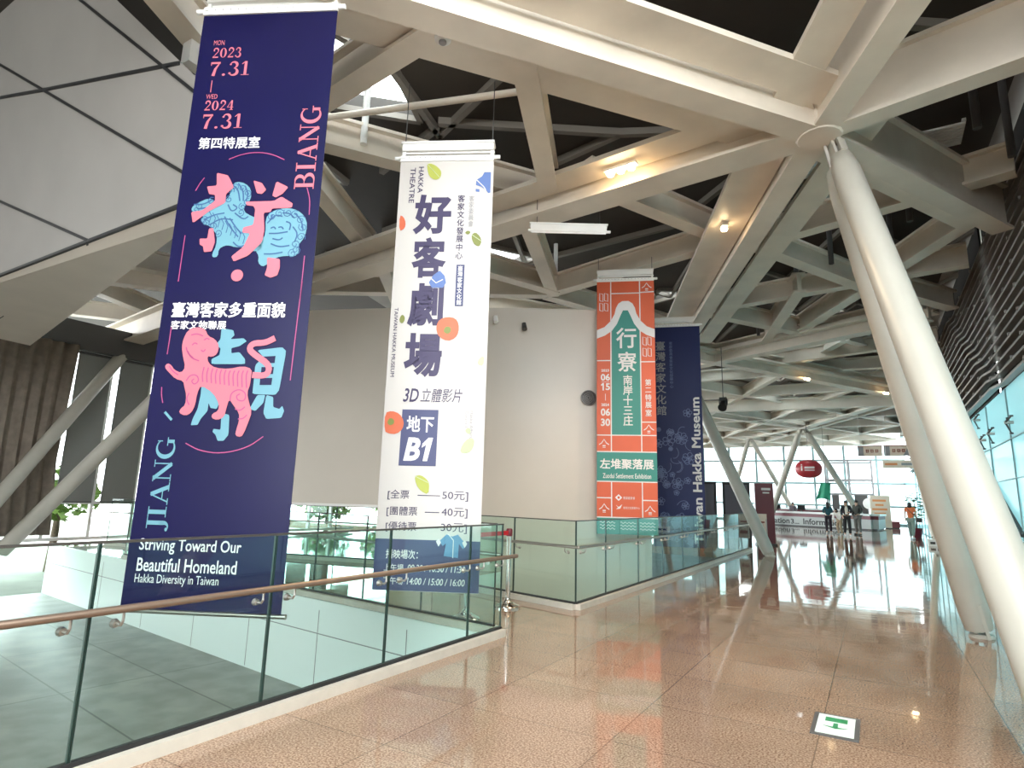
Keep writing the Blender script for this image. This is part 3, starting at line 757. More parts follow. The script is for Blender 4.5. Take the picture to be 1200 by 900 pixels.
def smooth_poly(pts, it=1):
    for _ in range(it):
        o = []
        n = len(pts)
        for i in range(n):
            a, b = pts[i], pts[(i + 1) % n]
            o += [(a[0] * .75 + b[0] * .25, a[1] * .75 + b[1] * .25), (a[0] * .25 + b[0] * .75, a[1] * .25 + b[1] * .75)]
        pts = o
    return pts
def soften(pts, c=0.1):
    o = []; n = len(pts)
    for i in range(n):
        a, b = pts[i], pts[(i + 1) % n]; o += [(a[0] + (b[0] - a[0]) * c, a[1] + (b[1] - a[1]) * c), (b[0] + (a[0] - b[0]) * c, b[1] + (a[1] - b[1]) * c)]
    return o
def smooth_line(pts, it=2):
    for _ in range(it):
        o = [pts[0]]
        for a, b in zip(pts[:-1], pts[1:]): o += [(a[0] * .75 + b[0] * .25, a[1] * .75 + b[1] * .25), (a[0] * .25 + b[0] * .75, a[1] * .25 + b[1] * .75)]
        o.append(pts[-1]); pts = o
    return pts
ART={'lion_a':[(0.135,3.767),(0.168,3.806),(0.284,3.86),(0.334,3.828),(0.425,3.827),(0.465,3.874),(0.469,3.969),(0.511,4.009),(0.589,3.991),(0.649,3.935),(0.659,3.84),(0.612,3.793),(0.604,3.73),(0.684,3.683),(0.778,3.651),(0.82,3.404),(0.75,3.359),(0.656,3.405),(0.566,3.406),(0.52,3.422),(0.475,3.422),(0.426,3.392),(0.427,3.323),(0.383,3.315),(0.372,3.346),(0.4,3.422),(0.396,3.515),(0.333,3.593),(0.253,3.625),(0.234,3.656),(0.26,3.687),(0.195,3.719),(0.144,3.736)],'lion_b':[(0.806,3.666),(0.845,3.72),(0.917,3.75),(1.006,3.757),(1.083,3.733),(1.148,3.678),(1.177,3.601),(1.165,3.494),(1.113,3.418),(1.127,3.357),(1.094,3.32),(1.019,3.328),(0.933,3.313),(0.865,3.253),(0.824,3.231),(0.783,3.268),(0.783,3.329),(0.749,3.374),(0.798,3.466),(0.821,3.527)],'pin0':[(0.324,4.092),(0.427,4.066),(0.455,4.025),(0.494,3.953),(0.433,3.89),(0.435,3.811),(0.3,3.734),(0.169,3.625),(0.14,3.728),(0.238,3.742),(0.341,3.828),(0.334,3.884),(0.28,3.892),(0.252,3.964),(0.339,3.971)],'pin1':[(0.32,3.577),(0.358,3.577),(0.388,3.453),(0.369,3.369),(0.302,3.362),(0.287,3.415),(0.255,3.431),(0.248,3.485),(0.316,3.484)],'pin2':[(0.662,4.014),(0.741,3.989),(0.786,3.925),(0.752,3.886),(0.706,3.894)],'pin3':[(0.868,4.003),(0.98,3.946),(0.933,3.883),(0.877,3.853),(0.845,3.869)],'pin4':[(0.616,3.817),(0.865,3.821),(0.928,3.86),(1.032,3.796),(1.028,3.757),(0.857,3.751),(0.845,3.72),(0.786,3.713),(0.81,3.558),(0.8,3.45),(0.694,3.329),(0.574,3.277),(0.546,3.322),(0.641,3.406),(0.687,3.528),(0.619,3.536),(0.621,3.582),(0.708,3.605),(0.708,3.745),(0.689,3.776),(0.628,3.785)],'pin5':[(0.859,3.313),(0.971,3.298),(0.979,3.223),(0.964,3.155),(0.908,3.133),(0.854,3.156),(0.869,3.223)],'lionline0':[(0.154,3.799),(0.246,3.798),(0.316,3.844)],'lionline1':[(0.19,3.759),(0.281,3.766),(0.322,3.797)],'lionline2':[(0.264,3.656),(0.35,3.702),(0.439,3.717)],'lionline3':[(0.316,3.608),(0.414,3.67),(0.522,3.653)],'lionline4':[(0.443,3.685),(0.499,3.591),(0.585,3.498)],'lionline5':[(0.49,3.669),(0.561,3.575),(0.612,3.528)],'lionline6':[(0.53,3.716),(0.613,3.652),(0.654,3.683)],'lionline7':[(0.485,3.969),(0.534,3.936),(0.562,3.825)],'lionline8':[(0.528,3.992),(0.582,3.92),(0.593,3.825)],'lionline9':[(0.592,3.967),(0.631,3.887),(0.616,3.825)],'lionline10':[(0.46,3.795),(0.499,3.724),(0.555,3.762),(0.505,3.794)],'lionline11':[(0.546,3.452),(0.596,3.406),(0.654,3.421)],'lionline12':[(0.853,3.65),(0.893,3.696),(0.954,3.68)],'lionline13':[(0.951,3.711),(1.011,3.71),(1.06,3.663)],'lionline14':[(1.055,3.71),(1.121,3.647),(1.144,3.555)],'lionline15':[(0.861,3.573),(0.889,3.588),(0.906,3.565)],'lionline16':[(0.927,3.58),(0.956,3.587),(0.973,3.564)],'lionline17':[(0.851,3.527),(0.925,3.526),(1.013,3.541)],'lionline18':[(0.886,3.48),(0.947,3.465),(0.974,3.487)],'lionline19':[(1.053,3.586),(1.103,3.525),(1.081,3.448)],'lionline20':[(0.989,3.633),(1.035,3.617),(1.026,3.556)],'lionline21':[(0.876,3.435),(0.953,3.404),(1.04,3.418)],'lionline22':[(0.826,3.344),(0.9,3.343),(0.987,3.358)],'lionline23':[(0.863,3.696),(0.853,3.65),(0.826,3.619)],'tiger':[(0.223,2.605),(0.251,2.682),(0.329,2.711),(0.4,2.691),(0.433,2.632),(0.496,2.607),(0.537,2.549),(0.529,2.482),(0.489,2.457),(0.446,2.465),(0.462,2.407),(0.526,2.366),(0.644,2.359),(0.758,2.385),(0.836,2.361),(0.835,2.296),(0.834,2.231),(0.817,2.166),(0.842,2.085),(0.875,2.014),(0.852,1.926),(0.829,1.847),(0.808,1.812),(0.758,1.822),(0.761,1.869),(0.777,1.941),(0.769,2.004),(0.712,2.067),(0.674,2.115),(0.659,2.035),(0.65,1.97),(0.595,1.942),(0.544,1.961),(0.548,1.993),(0.594,2.017),(0.596,2.074),(0.535,2.162),(0.426,2.225),(0.401,2.16),(0.397,2.063),(0.373,1.998),(0.326,1.973),(0.269,1.996),(0.277,2.029),(0.314,2.061),(0.311,2.142),(0.286,2.207),(0.271,2.256),(0.201,2.272),(0.134,2.329),(0.094,2.37),(0.115,2.403),(0.151,2.387),(0.182,2.346),(0.245,2.322),(0.272,2.372),(0.241,2.455),(0.219,2.538)],'tail':[(0.842,2.312),(0.967,2.305),(0.982,2.395),(0.848,2.476),(0.789,2.526),(0.82,2.576),(0.921,2.577),(1.0,2.619)],'tigerline0':[(0.433,2.373),(0.424,2.307),(0.437,2.25)],'tigerline1':[(0.47,2.369),(0.461,2.308),(0.474,2.246)],'tigerline2':[(0.508,2.364),(0.498,2.308),(0.512,2.241)],'tigerline3':[(0.545,2.36),(0.535,2.309),(0.549,2.237)],'tigerline4':[(0.583,2.355),(0.572,2.309),(0.586,2.232)],'tigerline5':[(0.62,2.351),(0.609,2.309),(0.623,2.228)],'tigerline6':[(0.658,2.346),(0.645,2.31),(0.661,2.223)],'tigerline7':[(0.694,2.346),(0.682,2.31),(0.698,2.219)],'tigerline8':[(0.731,2.347),(0.719,2.311),(0.735,2.215)],'tigerline9':[(0.768,2.347),(0.755,2.311),(0.772,2.21)],'tigerline10':[(0.804,2.348),(0.792,2.311),(0.809,2.206)],'tigerline11':[(0.307,2.555),(0.327,2.576),(0.352,2.563)],'tigerline12':[(0.404,2.598),(0.424,2.615),(0.449,2.604)],'tigerline13':[(0.389,2.514),(0.408,2.498),(0.426,2.52)],'tigerline14':[(0.258,2.538),(0.277,2.488),(0.33,2.447)],'tigerline15':[(0.275,2.505),(0.313,2.447),(0.384,2.423)],'tigerline16':[(0.287,2.64),(0.337,2.653),(0.391,2.632)],'tigerline17':[(0.296,2.257),(0.323,2.306),(0.382,2.307),(0.405,2.258),(0.368,2.225),(0.338,2.257),(0.361,2.274)],'tigerline18':[(0.684,2.099),(0.684,2.164),(0.747,2.197),(0.809,2.165),(0.808,2.101),(0.75,2.1),(0.729,2.14),(0.76,2.157)],'tigerline19':[(0.135,2.379),(0.167,2.337),(0.222,2.305)],'tigerline20':[(0.334,2.159),(0.316,2.11),(0.347,2.062)],'tigerline21':[(0.733,2.036),(0.776,2.02),(0.813,2.053)],'tigerline22':[(0.767,1.956),(0.808,1.957),(0.837,1.989)],'jing0':[(0.536,2.7),(0.639,2.684),(0.653,2.642),(0.623,2.608),(0.732,2.617),(0.763,2.592),(0.706,2.55),(0.64,2.533),(0.645,2.491),(0.712,2.5),(0.765,2.443),(0.77,2.401),(0.488,2.399),(0.483,2.44),(0.546,2.474),(0.548,2.532),(0.502,2.557),(0.538,2.607)],'jing1':[(0.426,2.225),(0.573,2.195),(0.585,2.162),(0.601,2.098),(0.576,2.033),(0.525,2.04),(0.504,2.08),(0.503,2.016),(0.454,1.951),(0.435,1.903),(0.378,1.899),(0.387,1.95),(0.418,2.031),(0.429,2.144)],'jing2':[(0.621,2.002),(0.689,1.987),(0.7,1.829),(0.665,1.781),(0.616,1.78),(0.593,1.827),(0.566,1.85),(0.571,1.874),(0.63,1.867)],'jing3':[(0.86,2.518),(1.066,2.544),(1.103,2.512),(1.077,2.193),(1.049,2.153),(0.859,2.158),(0.859,2.231),(0.857,2.394),(0.917,2.461)],'jing4':[(0.901,2.151),(0.967,2.152),(0.957,2.087),(0.899,2.022),(0.848,2.037)],'jing5':[(0.975,2.152),(1.034,2.136),(1.042,2.056),(1.093,2.041),(1.115,2.066),(1.135,2.026),(1.116,1.97),(0.995,1.96),(0.966,2.007)],'win0':[(0.916,2.464),(1.019,2.471),(1.017,2.412),(0.914,2.411)],'win1':[(0.912,2.378),(1.015,2.379),(1.013,2.322),(0.912,2.321)],'win2':[(0.911,2.288),(1.011,2.29),(1.009,2.233),(0.912,2.232)],'arc_top':[(0.416,4.22),(0.527,4.266),(0.663,4.285),(0.803,4.261),(0.916,4.206)],'arc_l':[(0.217,4.05),(0.182,3.998),(0.152,3.929)],'arc_r':[(1.141,3.943),(1.178,3.833),(1.183,3.693)],'ln_l':[(0.112,3.517),(0.109,3.317),(0.108,3.104)],'ln_r':[(1.178,3.327),(1.177,3.133),(1.175,2.956)],'ln_r2':[(1.179,3.103),(1.169,2.762),(1.16,2.272)],'ln_l2':[(0.103,2.71),(0.102,2.588),(0.099,2.478)],'arc_l3':[(0.092,2.205),(0.098,2.139),(0.119,2.075)],'arc_b':[(0.355,1.756),(0.478,1.698),(0.661,1.679),(0.866,1.73),(0.986,1.821)],'accent':[(0.146,2.002),(0.214,1.939)],'collar':[(1.042,4.962),(1.122,4.961),(1.123,4.713),(1.098,4.707),(1.068,4.744),(1.009,4.786),(0.942,4.808),(0.949,4.87),(1.015,4.911)],'cuff':[(0.943,4.762),(0.991,4.756),(0.989,4.721),(0.945,4.729)],'leaf_a':[(0.329,5.077),(0.398,5.076),(0.479,5.022),(0.516,4.969),(0.504,4.896),(0.438,4.872),(0.367,4.919),(0.34,4.993)],'leaf_b':[(0.916,4.218),(0.962,4.247),(1.02,4.197),(1.041,4.137),(1.015,4.074),(0.958,4.098),(0.922,4.158)],'leaf_b2':[(0.83,4.238),(0.867,4.268),(0.909,4.248),(0.878,4.214)],'shirt':[(0.433,3.665),(0.485,3.753),(0.557,3.802),(0.617,3.743),(0.639,3.665),(0.604,3.607),(0.473,3.607)],'pers0':[(0.031,4.456),(0.081,4.435),(0.114,4.363),(0.103,4.292),(0.039,4.262)],'pers1':[(0.551,3.185),(0.584,3.252),(0.675,3.281),(0.768,3.266),(0.811,3.206),(0.815,3.111),(0.778,3.045),(0.688,3.011),(0.594,3.053),(0.554,3.119)],'calyx1':[(0.636,3.129),(0.662,3.176),(0.717,3.167),(0.729,3.12),(0.693,3.088),(0.65,3.101)],'pers2':[(0.014,2.236),(0.091,2.259),(0.184,2.23),(0.239,2.151),(0.23,2.07),(0.161,2.015),(0.071,2.019),(0.02,2.048)],'calyx2':[(0.048,2.147),(0.078,2.187),(0.124,2.166),(0.127,2.122),(0.083,2.103),(0.055,2.12)],'leaf_c':[(0.11,3.258),(0.135,3.306),(0.17,3.287),(0.176,3.24),(0.147,3.201),(0.116,3.22)],'leaf_d':[(1.043,2.76),(1.059,2.825),(1.121,2.863),(1.116,2.743)],'box':[(0.211,2.285),(0.622,2.288),(0.631,1.745),(0.213,1.752)],'leaf_e':[(0.884,1.837),(0.913,1.923),(0.975,1.988),(1.046,1.983),(1.039,1.894),(0.981,1.833)],'leaf_e2':[(0.929,2.063),(0.97,2.102),(1.004,2.064),(0.984,2.021)],'leaf_f':[(0.395,1.593),(0.464,1.605),(0.531,1.565),(0.565,1.523),(0.56,1.408),(0.473,1.442),(0.415,1.509)],'shirt2':[(0.704,0.956),(0.781,1.025),(0.845,1.006),(0.907,1.027),(1.005,0.925),(0.965,0.889),(0.921,0.938),(0.916,0.802),(0.759,0.817),(0.781,0.938),(0.744,0.912)]}

def banner(name, label, TL, TR, ztop, zbot, cloth_m, group=None, bottom_bar=True, top_extra=True):
    W = math.hypot(TR[0] - TL[0], TR[1] - TL[1]); rz = math.atan2(TR[1] - TL[1], TR[0] - TL[0])
    t = thing(name, label, 'banner', ((TL[0] + TR[0]) / 2, (TL[1] + TR[1]) / 2, zbot), rz, group)
    H = ztop - zbot
    b = MB(); b.box((0, 0, H / 2), (W, 0.006, H)); b.build('cloth', cloth_m, t)
    b = MB(); b.tube((-W / 2 - 0.07, 0, H + 0.02), (W / 2 + 0.07, 0, H + 0.02), 0.022, n=12); b.box((0, -0.004, H + 0.01), (W, 0.03, 0.07))
    b.build('top_bar', M['white'], t, True)
    b = MB()
    n = 17
    for i in range(n): b.tube((-W / 2 + 0.04 + i * (W - 0.08) / (n - 1), -0.018, H + 0.02), (-W / 2 + 0.04 + i * (W - 0.08) / (n - 1), -0.0215, H + 0.02), 0.007, n=8)
    b.build('eyelet', M['darkgrey'], t, label='row of small dark eyelets')
    b = MB(); b.box((0, 0.05, H + 0.16), (W * 0.98, 0.12, 0.09)); b.box((0, 0.05, H + 0.215), (W * 1.0, 0.15, 0.025)); b.box((0, 0.05, H + 0.105), (W * 1.0, 0.04, 0.02))
    b.build('hanging_case', M['white'], t)
    for s_ in (-1, 1):
        b = MB(); b.box((s_ * (W / 2 - 0.03), 0.03, H + 0.075), (0.03, 0.04, 0.09)); b.tube((s_ * (W / 2 - 0.03), 0.03, H + 0.03), (s_ * (W / 2 - 0.03), -0.03, H + 0.03), 0.02, n=10); b.build('hook', M['white'], t)
    for s_ in (-1, 1):
        b = MB(); zt_ = max(6.3 - zbot, H + 0.5); b.tube((s_ * (W / 2 - 0.03), 0.05, H + 0.22), (s_ * (W / 2 - 0.03), 0.05, zt_), 0.006, n=6); b.build('hanging_wire', M['darkgrey'], t)
    if bottom_bar:
        b = MB(); b.tube((-W / 2 - 0.05, 0, -0.012), (W / 2 + 0.04, 0, -0.012), 0.018, n=12); b.build('bottom_bar', M['steel'], t, True)
    return t, W

# ---- first banner: navy, pink and blue
t, W = banner('hanging_banner', 'tall navy hanging banner with pink tiger and pale blue lions, largest at left', (-4.97, 2.59), (-3.84, 3.15), 5.70, 0.50, M['navy'])
P = Print(W, 0.50)
P.text('small', 'MON', (0.135, 5.36, 0.235, 5.41)); P.fit('date', serif_text('2023'), (0.14, 5.225, 0.405, 5.335)); P.fit('date', serif_text('7.31'), (0.135, 5.04, 0.50, 5.19))
P.line('date', [(0.165, 5.0), (0.165, 4.88)], 0.008)
P.text('small', 'WED', (0.13, 4.815, 0.235, 4.86)); P.fit('date', serif_text('2024'), (0.13, 4.70, 0.395, 4.80)); P.fit('date', serif_text('7.31'), (0.13, 4.515, 0.495, 4.665))
P.text('white', '第四特展室', (0.118, 4.315, 0.678, 4.435), bold=0.02)
P.fit('date', serif_text('BIANG'), (1.02, 3.93, 1.205, 4.72), rot=90)
for k in ('arc_top', 'arc_l', 'arc_r', 'ln_l', 'ln_r', 'ln_r2', 'ln_l2', 'arc_l3', 'arc_b'): P.line('lines', smooth_line(ART[k]), 0.008)
for k in ('lion_a', 'lion_b'): P.poly('lion', smooth_poly(ART[k]), 1)
for k, v in ART.items():
    if k.startswith('lionline'): P.line('lionmark', smooth_line(v), 0.012, 2)
rl = random.Random(4)
def curl(u, h, r_, a0): P.line('lionmark', [(u + r_ * (1 - t_ / 14) * math.cos(a0 + t_ * .75), h + r_ * (1 - t_ / 14) * math.sin(a0 + t_ * .75)) for t_ in range(12)], 0.007, 2)
cb = ART['lion_b']; cx_ = sum(p[0] for p in cb) / len(cb); cy_ = sum(p[1] for p in cb) / len(cb)
for k in range(1, 11):
    p = cb[k]; curl(p[0] * .84 + cx_ * .16, p[1] * .84 + cy_ * .16, 0.042, rl.uniform(0, 6.28))
ca_ = ART['lion_a']; ax_ = sum(p[0] for p in ca_) / len(ca_); ay_ = sum(p[1] for p in ca_) / len(ca_)
for k in (0, 1, 2, 3, 5, 6, 7, 8, 9, 10, 11, 12, 26, 27, 28, 29):
    if k < len(ca_): p = ca_[k]; curl(p[0] * .86 + ax_ * .14, p[1] * .86 + ay_ * .14, 0.036, rl.uniform(0, 6.28))
for k in range(9):
    u = ax_ - 0.16 + 0.04 * k; h = ay_ + 0.10 - 0.025 * k
    P.line('lionmark', [(u, h), (u + 0.03, h - 0.05), (u + 0.02, h - 0.11)], 0.007, 2)
for i in range(6): P.poly('piece', soften(ART['pin%d' % i]), 3)
P.poly('piece', arc(0.617, 3.155, 0.052, 0.052, 0, 360, 24)[:-1], 3)
P.text('white', '臺灣客家多重面貌', (0.088, 2.79, 1.063, 2.925), bold=0.03)
P.text('white', '客家文物聯展', (0.095, 2.685, 0.574, 2.765), bold=0.02)
for i in range(6): P.poly('blueword', soften(ART['jing%d' % i]), 1)
for i in range(3): P.poly('navyhole', ART['win%d' % i], 2)
P.poly('tiger', smooth_poly(ART['tiger']), 3); P.line('tiger', smooth_line(ART['tail']), 0.05, 3)
for k, v in ART.items():
    if k.startswith('tigerline'): P.line('tigermark', smooth_line(v), 0.010, 4)
P.fit('blueword', serif_text('JIANG'), (0.115, 1.075, 0.30, 1.80), rot=90); P.line('blueword', ART['accent'], 0.02)
P.text('white', 'Striving Toward Our', (0.089, 0.905, 0.905, 1.02), bold=0.012); P.text('white', 'Beautiful Homeland', (0.09, 0.775, 0.885, 0.875), bold=0.012)
P.text('white', 'Hakka Diversity in Taiwan', (0.087, 0.672, 0.755, 0.755))
P.build(t, dict(small=('day_lettering', 'pink'), date=('date_lettering', 'pink'), white=('white_lettering', 'printwhite'), lines=('frame_line', 'magenta'), lion=('lion_picture', 'lightblue'), lionmark=('lion_curl', 'midblue'), piece=('large_pink_character', 'pink'), blueword=('large_blue_character', 'lightblue'), navyhole=('character_gap', 'navy'), tiger=('tiger_picture', 'pink'), tigermark=('tiger_stripe', 'magenta')))

# ---- second banner: white theatre banner
t, W = banner('hanging_banner', 'tall white theatre hanging banner with purple characters, persimmons and leaves', (-4.47, 4.77), (-3.49, 5.26), 5.25, 0.44, M['cream'], bottom_bar=False)
k_ = W / 1.152
P = Print(1.152, 0.47)
P.text('ink', 'HAKKA', (0.232, 4.72, 0.295, 5.04), rot=-90, bold=0.015); P.text('ink', 'THEATRE', (0.13, 4.60, 0.195, 5.03), rot=-90, bold=0.015)
for ch, (u0, h1, u1, h0) in zip('好客劇場', ((0.20, 4.70, 0.66, 4.225), (0.21, 4.19, 0.625, 3.72), (0.20, 3.66, 0.62, 3.17), (0.19, 3.10, 0.63, 2.62))):
    P.text('big', ch, (u0, h0, u1, h1), bold=0.05)
P.column('ink', '客家文化發展中心', 0.775, 4.69, 0.085, 0.096, bold=0.02)
P.column('grey', '客家委員會', 0.90, 4.68, 0.07, 0.075)
P.rect('boxes', 0.752, 3.40, 0.85, 3.87); P.column('boxtext', '臺灣客家文化館', 0.80, 3.855, 0.058, 0.064, lay=2, bold=0.02)
P.text('ink', 'TAIWAN HAKKA MUSEUM', (0.045, 2.62, 0.09, 3.38), rot=-90, bold=0.01)
P.text('ink', '3D', (0.21, 2.355, 0.39, 2.50), bold=0.02, shear=0.2); P.text('ink', '立體影片', (0.41, 2.355, 0.89, 2.50), bold=0.0, shear=0.2)
P.poly('boxes', [(0.212, 2.275), (0.625, 2.275), (0.625, 1.695), (0.205, 1.695)])
P.text('boxtext', '地下', (0.27, 2.04, 0.58, 2.21), lay=2, bold=0.03); P.text('boxtext', 'B', (0.255, 1.745, 0.44, 1.985), lay=2, bold=0.05, shear=0.2); P.poly('boxtext', [(0.475, 1.745), (0.525, 1.745), (0.58, 1.985), (0.53, 1.985), (0.465, 1.925), (0.455, 1.88), (0.505, 1.91)], 2)
for lab, num, h in (('[全票', '50元]', 1.40), ('[團體票', '40元]', 1.235), ('[優待票', '30元]', 1.085)):
    P.text('ink', lab, (0.106, h - 0.05, 0.106 + (0.24 if len(lab) < 4 else 0.34), h + 0.05)); P.text('ink', num, (0.715, h - 0.05, 1.0, h + 0.05))
    P.line('ink', [(0.44 if len(lab) < 4 else 0.53, h), (0.69, h)], 0.008)
P.rect('navy', 0.0, 0.475, 1.152, 0.965)
P.text('boxtext', '播映場次：', (0.127, 0.775, 0.48, 0.865), lay=2, bold=0.02)
P.text('boxtext', '上午場', (0.115, 0.655, 0.33, 0.725), lay=2, bold=0.01); P.text('boxtext', '09:30 / 10:30 / 11:30', (0.375, 0.66, 1.0, 0.725), lay=2, bold=0.015, shear=0.15)
P.text('boxtext', '下午場', (0.115, 0.53, 0.33, 0.60), lay=2, bold=0.01); P.text('boxtext', '14:00 / 15:00 / 16:00', (0.375, 0.535, 1.0, 0.60), lay=2, bold=0.015, shear=0.15)
P.text('grey', 'Hakka Affairs', (0.985, 1.985, 1.025, 2.27), rot=-90); P.text('grey', 'Council', (0.93, 2.10, 0.965, 2.27), rot=-90)
for k in ('leaf_a', 'leaf_f'): P.poly('lime', smooth_poly(ART[k]), 2)
for k in ('leaf_b', 'leaf_b2', 'leaf_c'): P.poly('olive', smooth_poly(ART[k]), 2)
for k in ('leaf_d', 'leaf_e', 'leaf_e2'): P.poly('pale', smooth_poly(ART[k]), 2)
for k in ('pers0', 'pers1', 'pers2'): P.poly('pers', smooth_poly(ART[k]), 2)
for k in ('calyx1', 'calyx2'): P.poly('calyx', smooth_poly(ART[k]), 3)
for k in ('collar', 'cuff', 'shirt'): P.poly('blouse', ART[k], 2)
P.line('cream', [ART['collar'][4], (ART['collar'][5][0] + 0.03, ART['collar'][5][1]), ART['collar'][7]], 0.01, 3); P.line('cream', [(0.45, 3.72), (0.52, 3.66), (0.60, 3.70)], 0.01, 3)
P.poly('shirt', ART['shirt2'], 2); P.line('cream', [(0.80, 1.03), (0.86, 0.97), (0.86, 0.80)], 0.008, 3)
for a in ((0.70, 0.945), (0.985, 0.94)): P.poly('cream', [(a[0] - 0.03, a[1] + 0.01), (a[0], a[1] + 0.035), (a[0] + 0.025, a[1]), (a[0], a[1] - 0.04)], 3)
for lf_ in ('leaf_a', 'leaf_f', 'leaf_b'):
    v = ART[lf_]; P.line('vein', [v[0], v[len(v) // 2]], 0.007, 3)
for mb in P.parts.values(): mb.v = [(x * k_, y, z * (5.25 - 0.44) / (5.13 - 0.47)) for x, y, z in mb.v]
P.build(t, dict(ink=('purple_lettering', 'inkpurple'), big=('large_title_character', 'inkpurple'), grey=('grey_lettering', 'greyprint'), boxes=('purple_box', 'slateblue'), boxtext=('white_lettering', 'printwhite'), navy=('timetable_panel', 'slateblue'), lime=('lime_leaf_picture', 'green1'), olive=('olive_leaf_picture', 'green2'), pale=('pale_leaf_picture', 'green3'), pers=('persimmon_picture', 'persimmon'), calyx=('persimmon_calyx', 'green2'), blouse=('blue_collar_picture', 'shirtblue'), shirt=('blouse_picture', 'skyprint'), cream=('blouse_trim', 'printwhite'), vein=('leaf_vein', 'green3')))

# ---- third banner: orange and teal
t, W = banner('hanging_banner', 'orange hanging banner with a white gable outline on teal', (-4.545, 10.81), (-3.49, 11.23), 5.80, 0.78, M['orange'], bottom_bar=False)
k_ = W / 1.192
P = Print(1.192, 0.80)
for u in (0.292, 0.895): P.line('grid', [(u, 5.66), (u, 2.30)], 0.022); P.line('grid', [(u, 1.75), (u, 1.10)], 0.022)
P.line('grid', [(0.30, 5.40), (0.895, 5.40)], 0.022); P.line('grid', [(0.895, 5.41), (1.19, 5.42)], 0.022)
P.line('grid', [(0, 4.05), (0.29, 4.05)], 0.02); P.line('grid', [(0.90, 4.02), (1.19, 4.02)], 0.02); P.line('grid', [(0, 2.61), (1.19, 2.61)], 0.02); P.line('grid', [(0.90, 2.86), (1.19, 2.86)], 0.02)
P.line('grid', [(0, 2.30), (1.19, 2.30)], 0.02); P.line('grid', [(0, 1.75), (1.19, 1.75)], 0.02); P.line('grid', [(0, 1.45), (0.29, 1.45)], 0.02); P.line('grid', [(0.90, 1.42), (1.19, 1.42)], 0.02); P.line('grid', [(0, 1.10), (1.19, 1.10)], 0.02)
P.rect('teal', 0, 1.76, 1.192, 2.29); P.rect('teal', 0, 0.80, 1.192, 1.09)
half = [(0.0, 4.66), (0.16, 4.72), (0.29, 4.84), (0.37, 4.98), (0.40, 5.10), (0.45, 5.19), (0.53, 5.24)]
roof = half + [(1.192 - a, b) for a, b in reversed(half)]
low = [(0.0, 4.49), (0.17, 4.55), (0.31, 4.64), (0.42, 4.78), (0.49, 4.94), (0.545, 5.05)]
lowr = low + [(1.192 - a, b) for a, b in reversed(low)]
P.poly('gable', roof + list(reversed(lowr)), 2)
P.poly('teal', [(0.303, 2.62)] + [p for p in lowr if 0.30 < p[0] < 0.89] + [(0.884, 2.62)], 1)
P.text('white', '行', (0.40, 4.29, 0.82, 4.70), lay=3, bold=0.02); P.text('white', '寮', (0.42, 3.83, 0.82, 4.22), lay=3, bold=0.02)
P.column('white', '南岸十三庄', 0.63, 3.76, 0.19, 0.195, lay=3, bold=0.02); P.text('white', 'Settlements along the river', (0.44, 2.80, 0.465, 3.72), rot=-90, lay=3) if False else None
P.column('white', '第二特展室', 1.04, 3.68, 0.125, 0.145, lay=2, bold=0.02)
for s_, h0, h1, u0, u1 in (('2023', 3.83, 3.88, 0.09, 0.25), ('06', 3.655, 3.79, 0.08, 0.27), ('5', 3.47, 3.605, 0.18, 0.27), ('2024', 3.16, 3.215, 0.09, 0.25), ('06', 2.975, 3.12, 0.08, 0.27), ('30', 2.78, 2.925, 0.08, 0.27)):
    P.text('white', s_, (u0, h0, u1, h1), lay=2, bold=0.04)
P.poly('white', [(0.115, 3.465), (0.145, 3.465), (0.145, 3.61), (0.12, 3.61), (0.085, 3.58), (0.085, 3.55), (0.115, 3.57)], 2)
P.line('white', [(0.175, 3.40), (0.175, 3.27)], 0.012, 2); P.line('white', [(0.09, 3.63), (0.26, 3.63)], 0.006, 2)
P.text('white', '左堆聚落展', (0.06, 1.96, 1.13, 2.17), lay=2, bold=0.03); P.text('white', 'Zuodui Settlement Exhibition', (0.12, 1.81, 1.07, 1.90), lay=2, bold=0.01)
for u0, h0 in ((0.06, 5.26), (0.06, 5.06), (0.945, 4.36), (0.945, 4.14)):
    for d_ in (0, 0.10):
        P.line('white', [(u0 + d_, h0), (u0 + d_ + 0.07, h0 - 0.02), (u0 + d_ + 0.07, h0 + 0.13), (u0 + d_, h0 + 0.15), (u0 + d_, h0)], 0.014, 2)
for u, h in ((1.04, 5.53), (1.04, 2.74), (0.145, 2.46), (0.145, 1.27), (1.04, 1.25)):
    P.line('white', [(u - 0.1, h - 0.03), (u - 0.05, h), (u, h + 0.07), (u + 0.05, h), (u + 0.1, h - 0.03)], 0.016, 2); P.line('white', [(u - 0.03, h - 0.05), (u + 0.03, h - 0.05)], 0.02, 2); P.line('white', [(u - 0.03, h - 0.08), (u + 0.03, h - 0.08)], 0.012, 2)
P.poly('white', [(0.36, 1.46), (0.43, 1.52), (0.50, 1.46), (0.43, 1.40)], 2); P.poly('gap', arc(0.43, 1.46, 0.025, 0.025, 0, 360, 16)[:-1], 3); P.text('white', '客家委員會', (0.52, 1.43, 0.75, 1.48), lay=2)
P.poly('white', [(0.37, 1.33), (0.43, 1.29), (0.50, 1.34), (0.46, 1.26), (0.38, 1.25), (0.42, 1.28)], 2); P.text('white', '客家文化發展中心', (0.52, 1.255, 0.84, 1.30), lay=2)
for g0 in (0.06, 0.46, 0.84):
    for r_ in range(3):
        P.line('wave', [(g0 + i * 0.0125, 1.01 - r_ * 0.055 + 0.014 * math.sin(i * math.pi / 3)) for i in range(25)], 0.011, 2)
for mb in P.parts.values(): mb.v = [(x * k_, y, z * (5.80 - 0.78) / (5.67 - 0.80)) for x, y, z in mb.v]
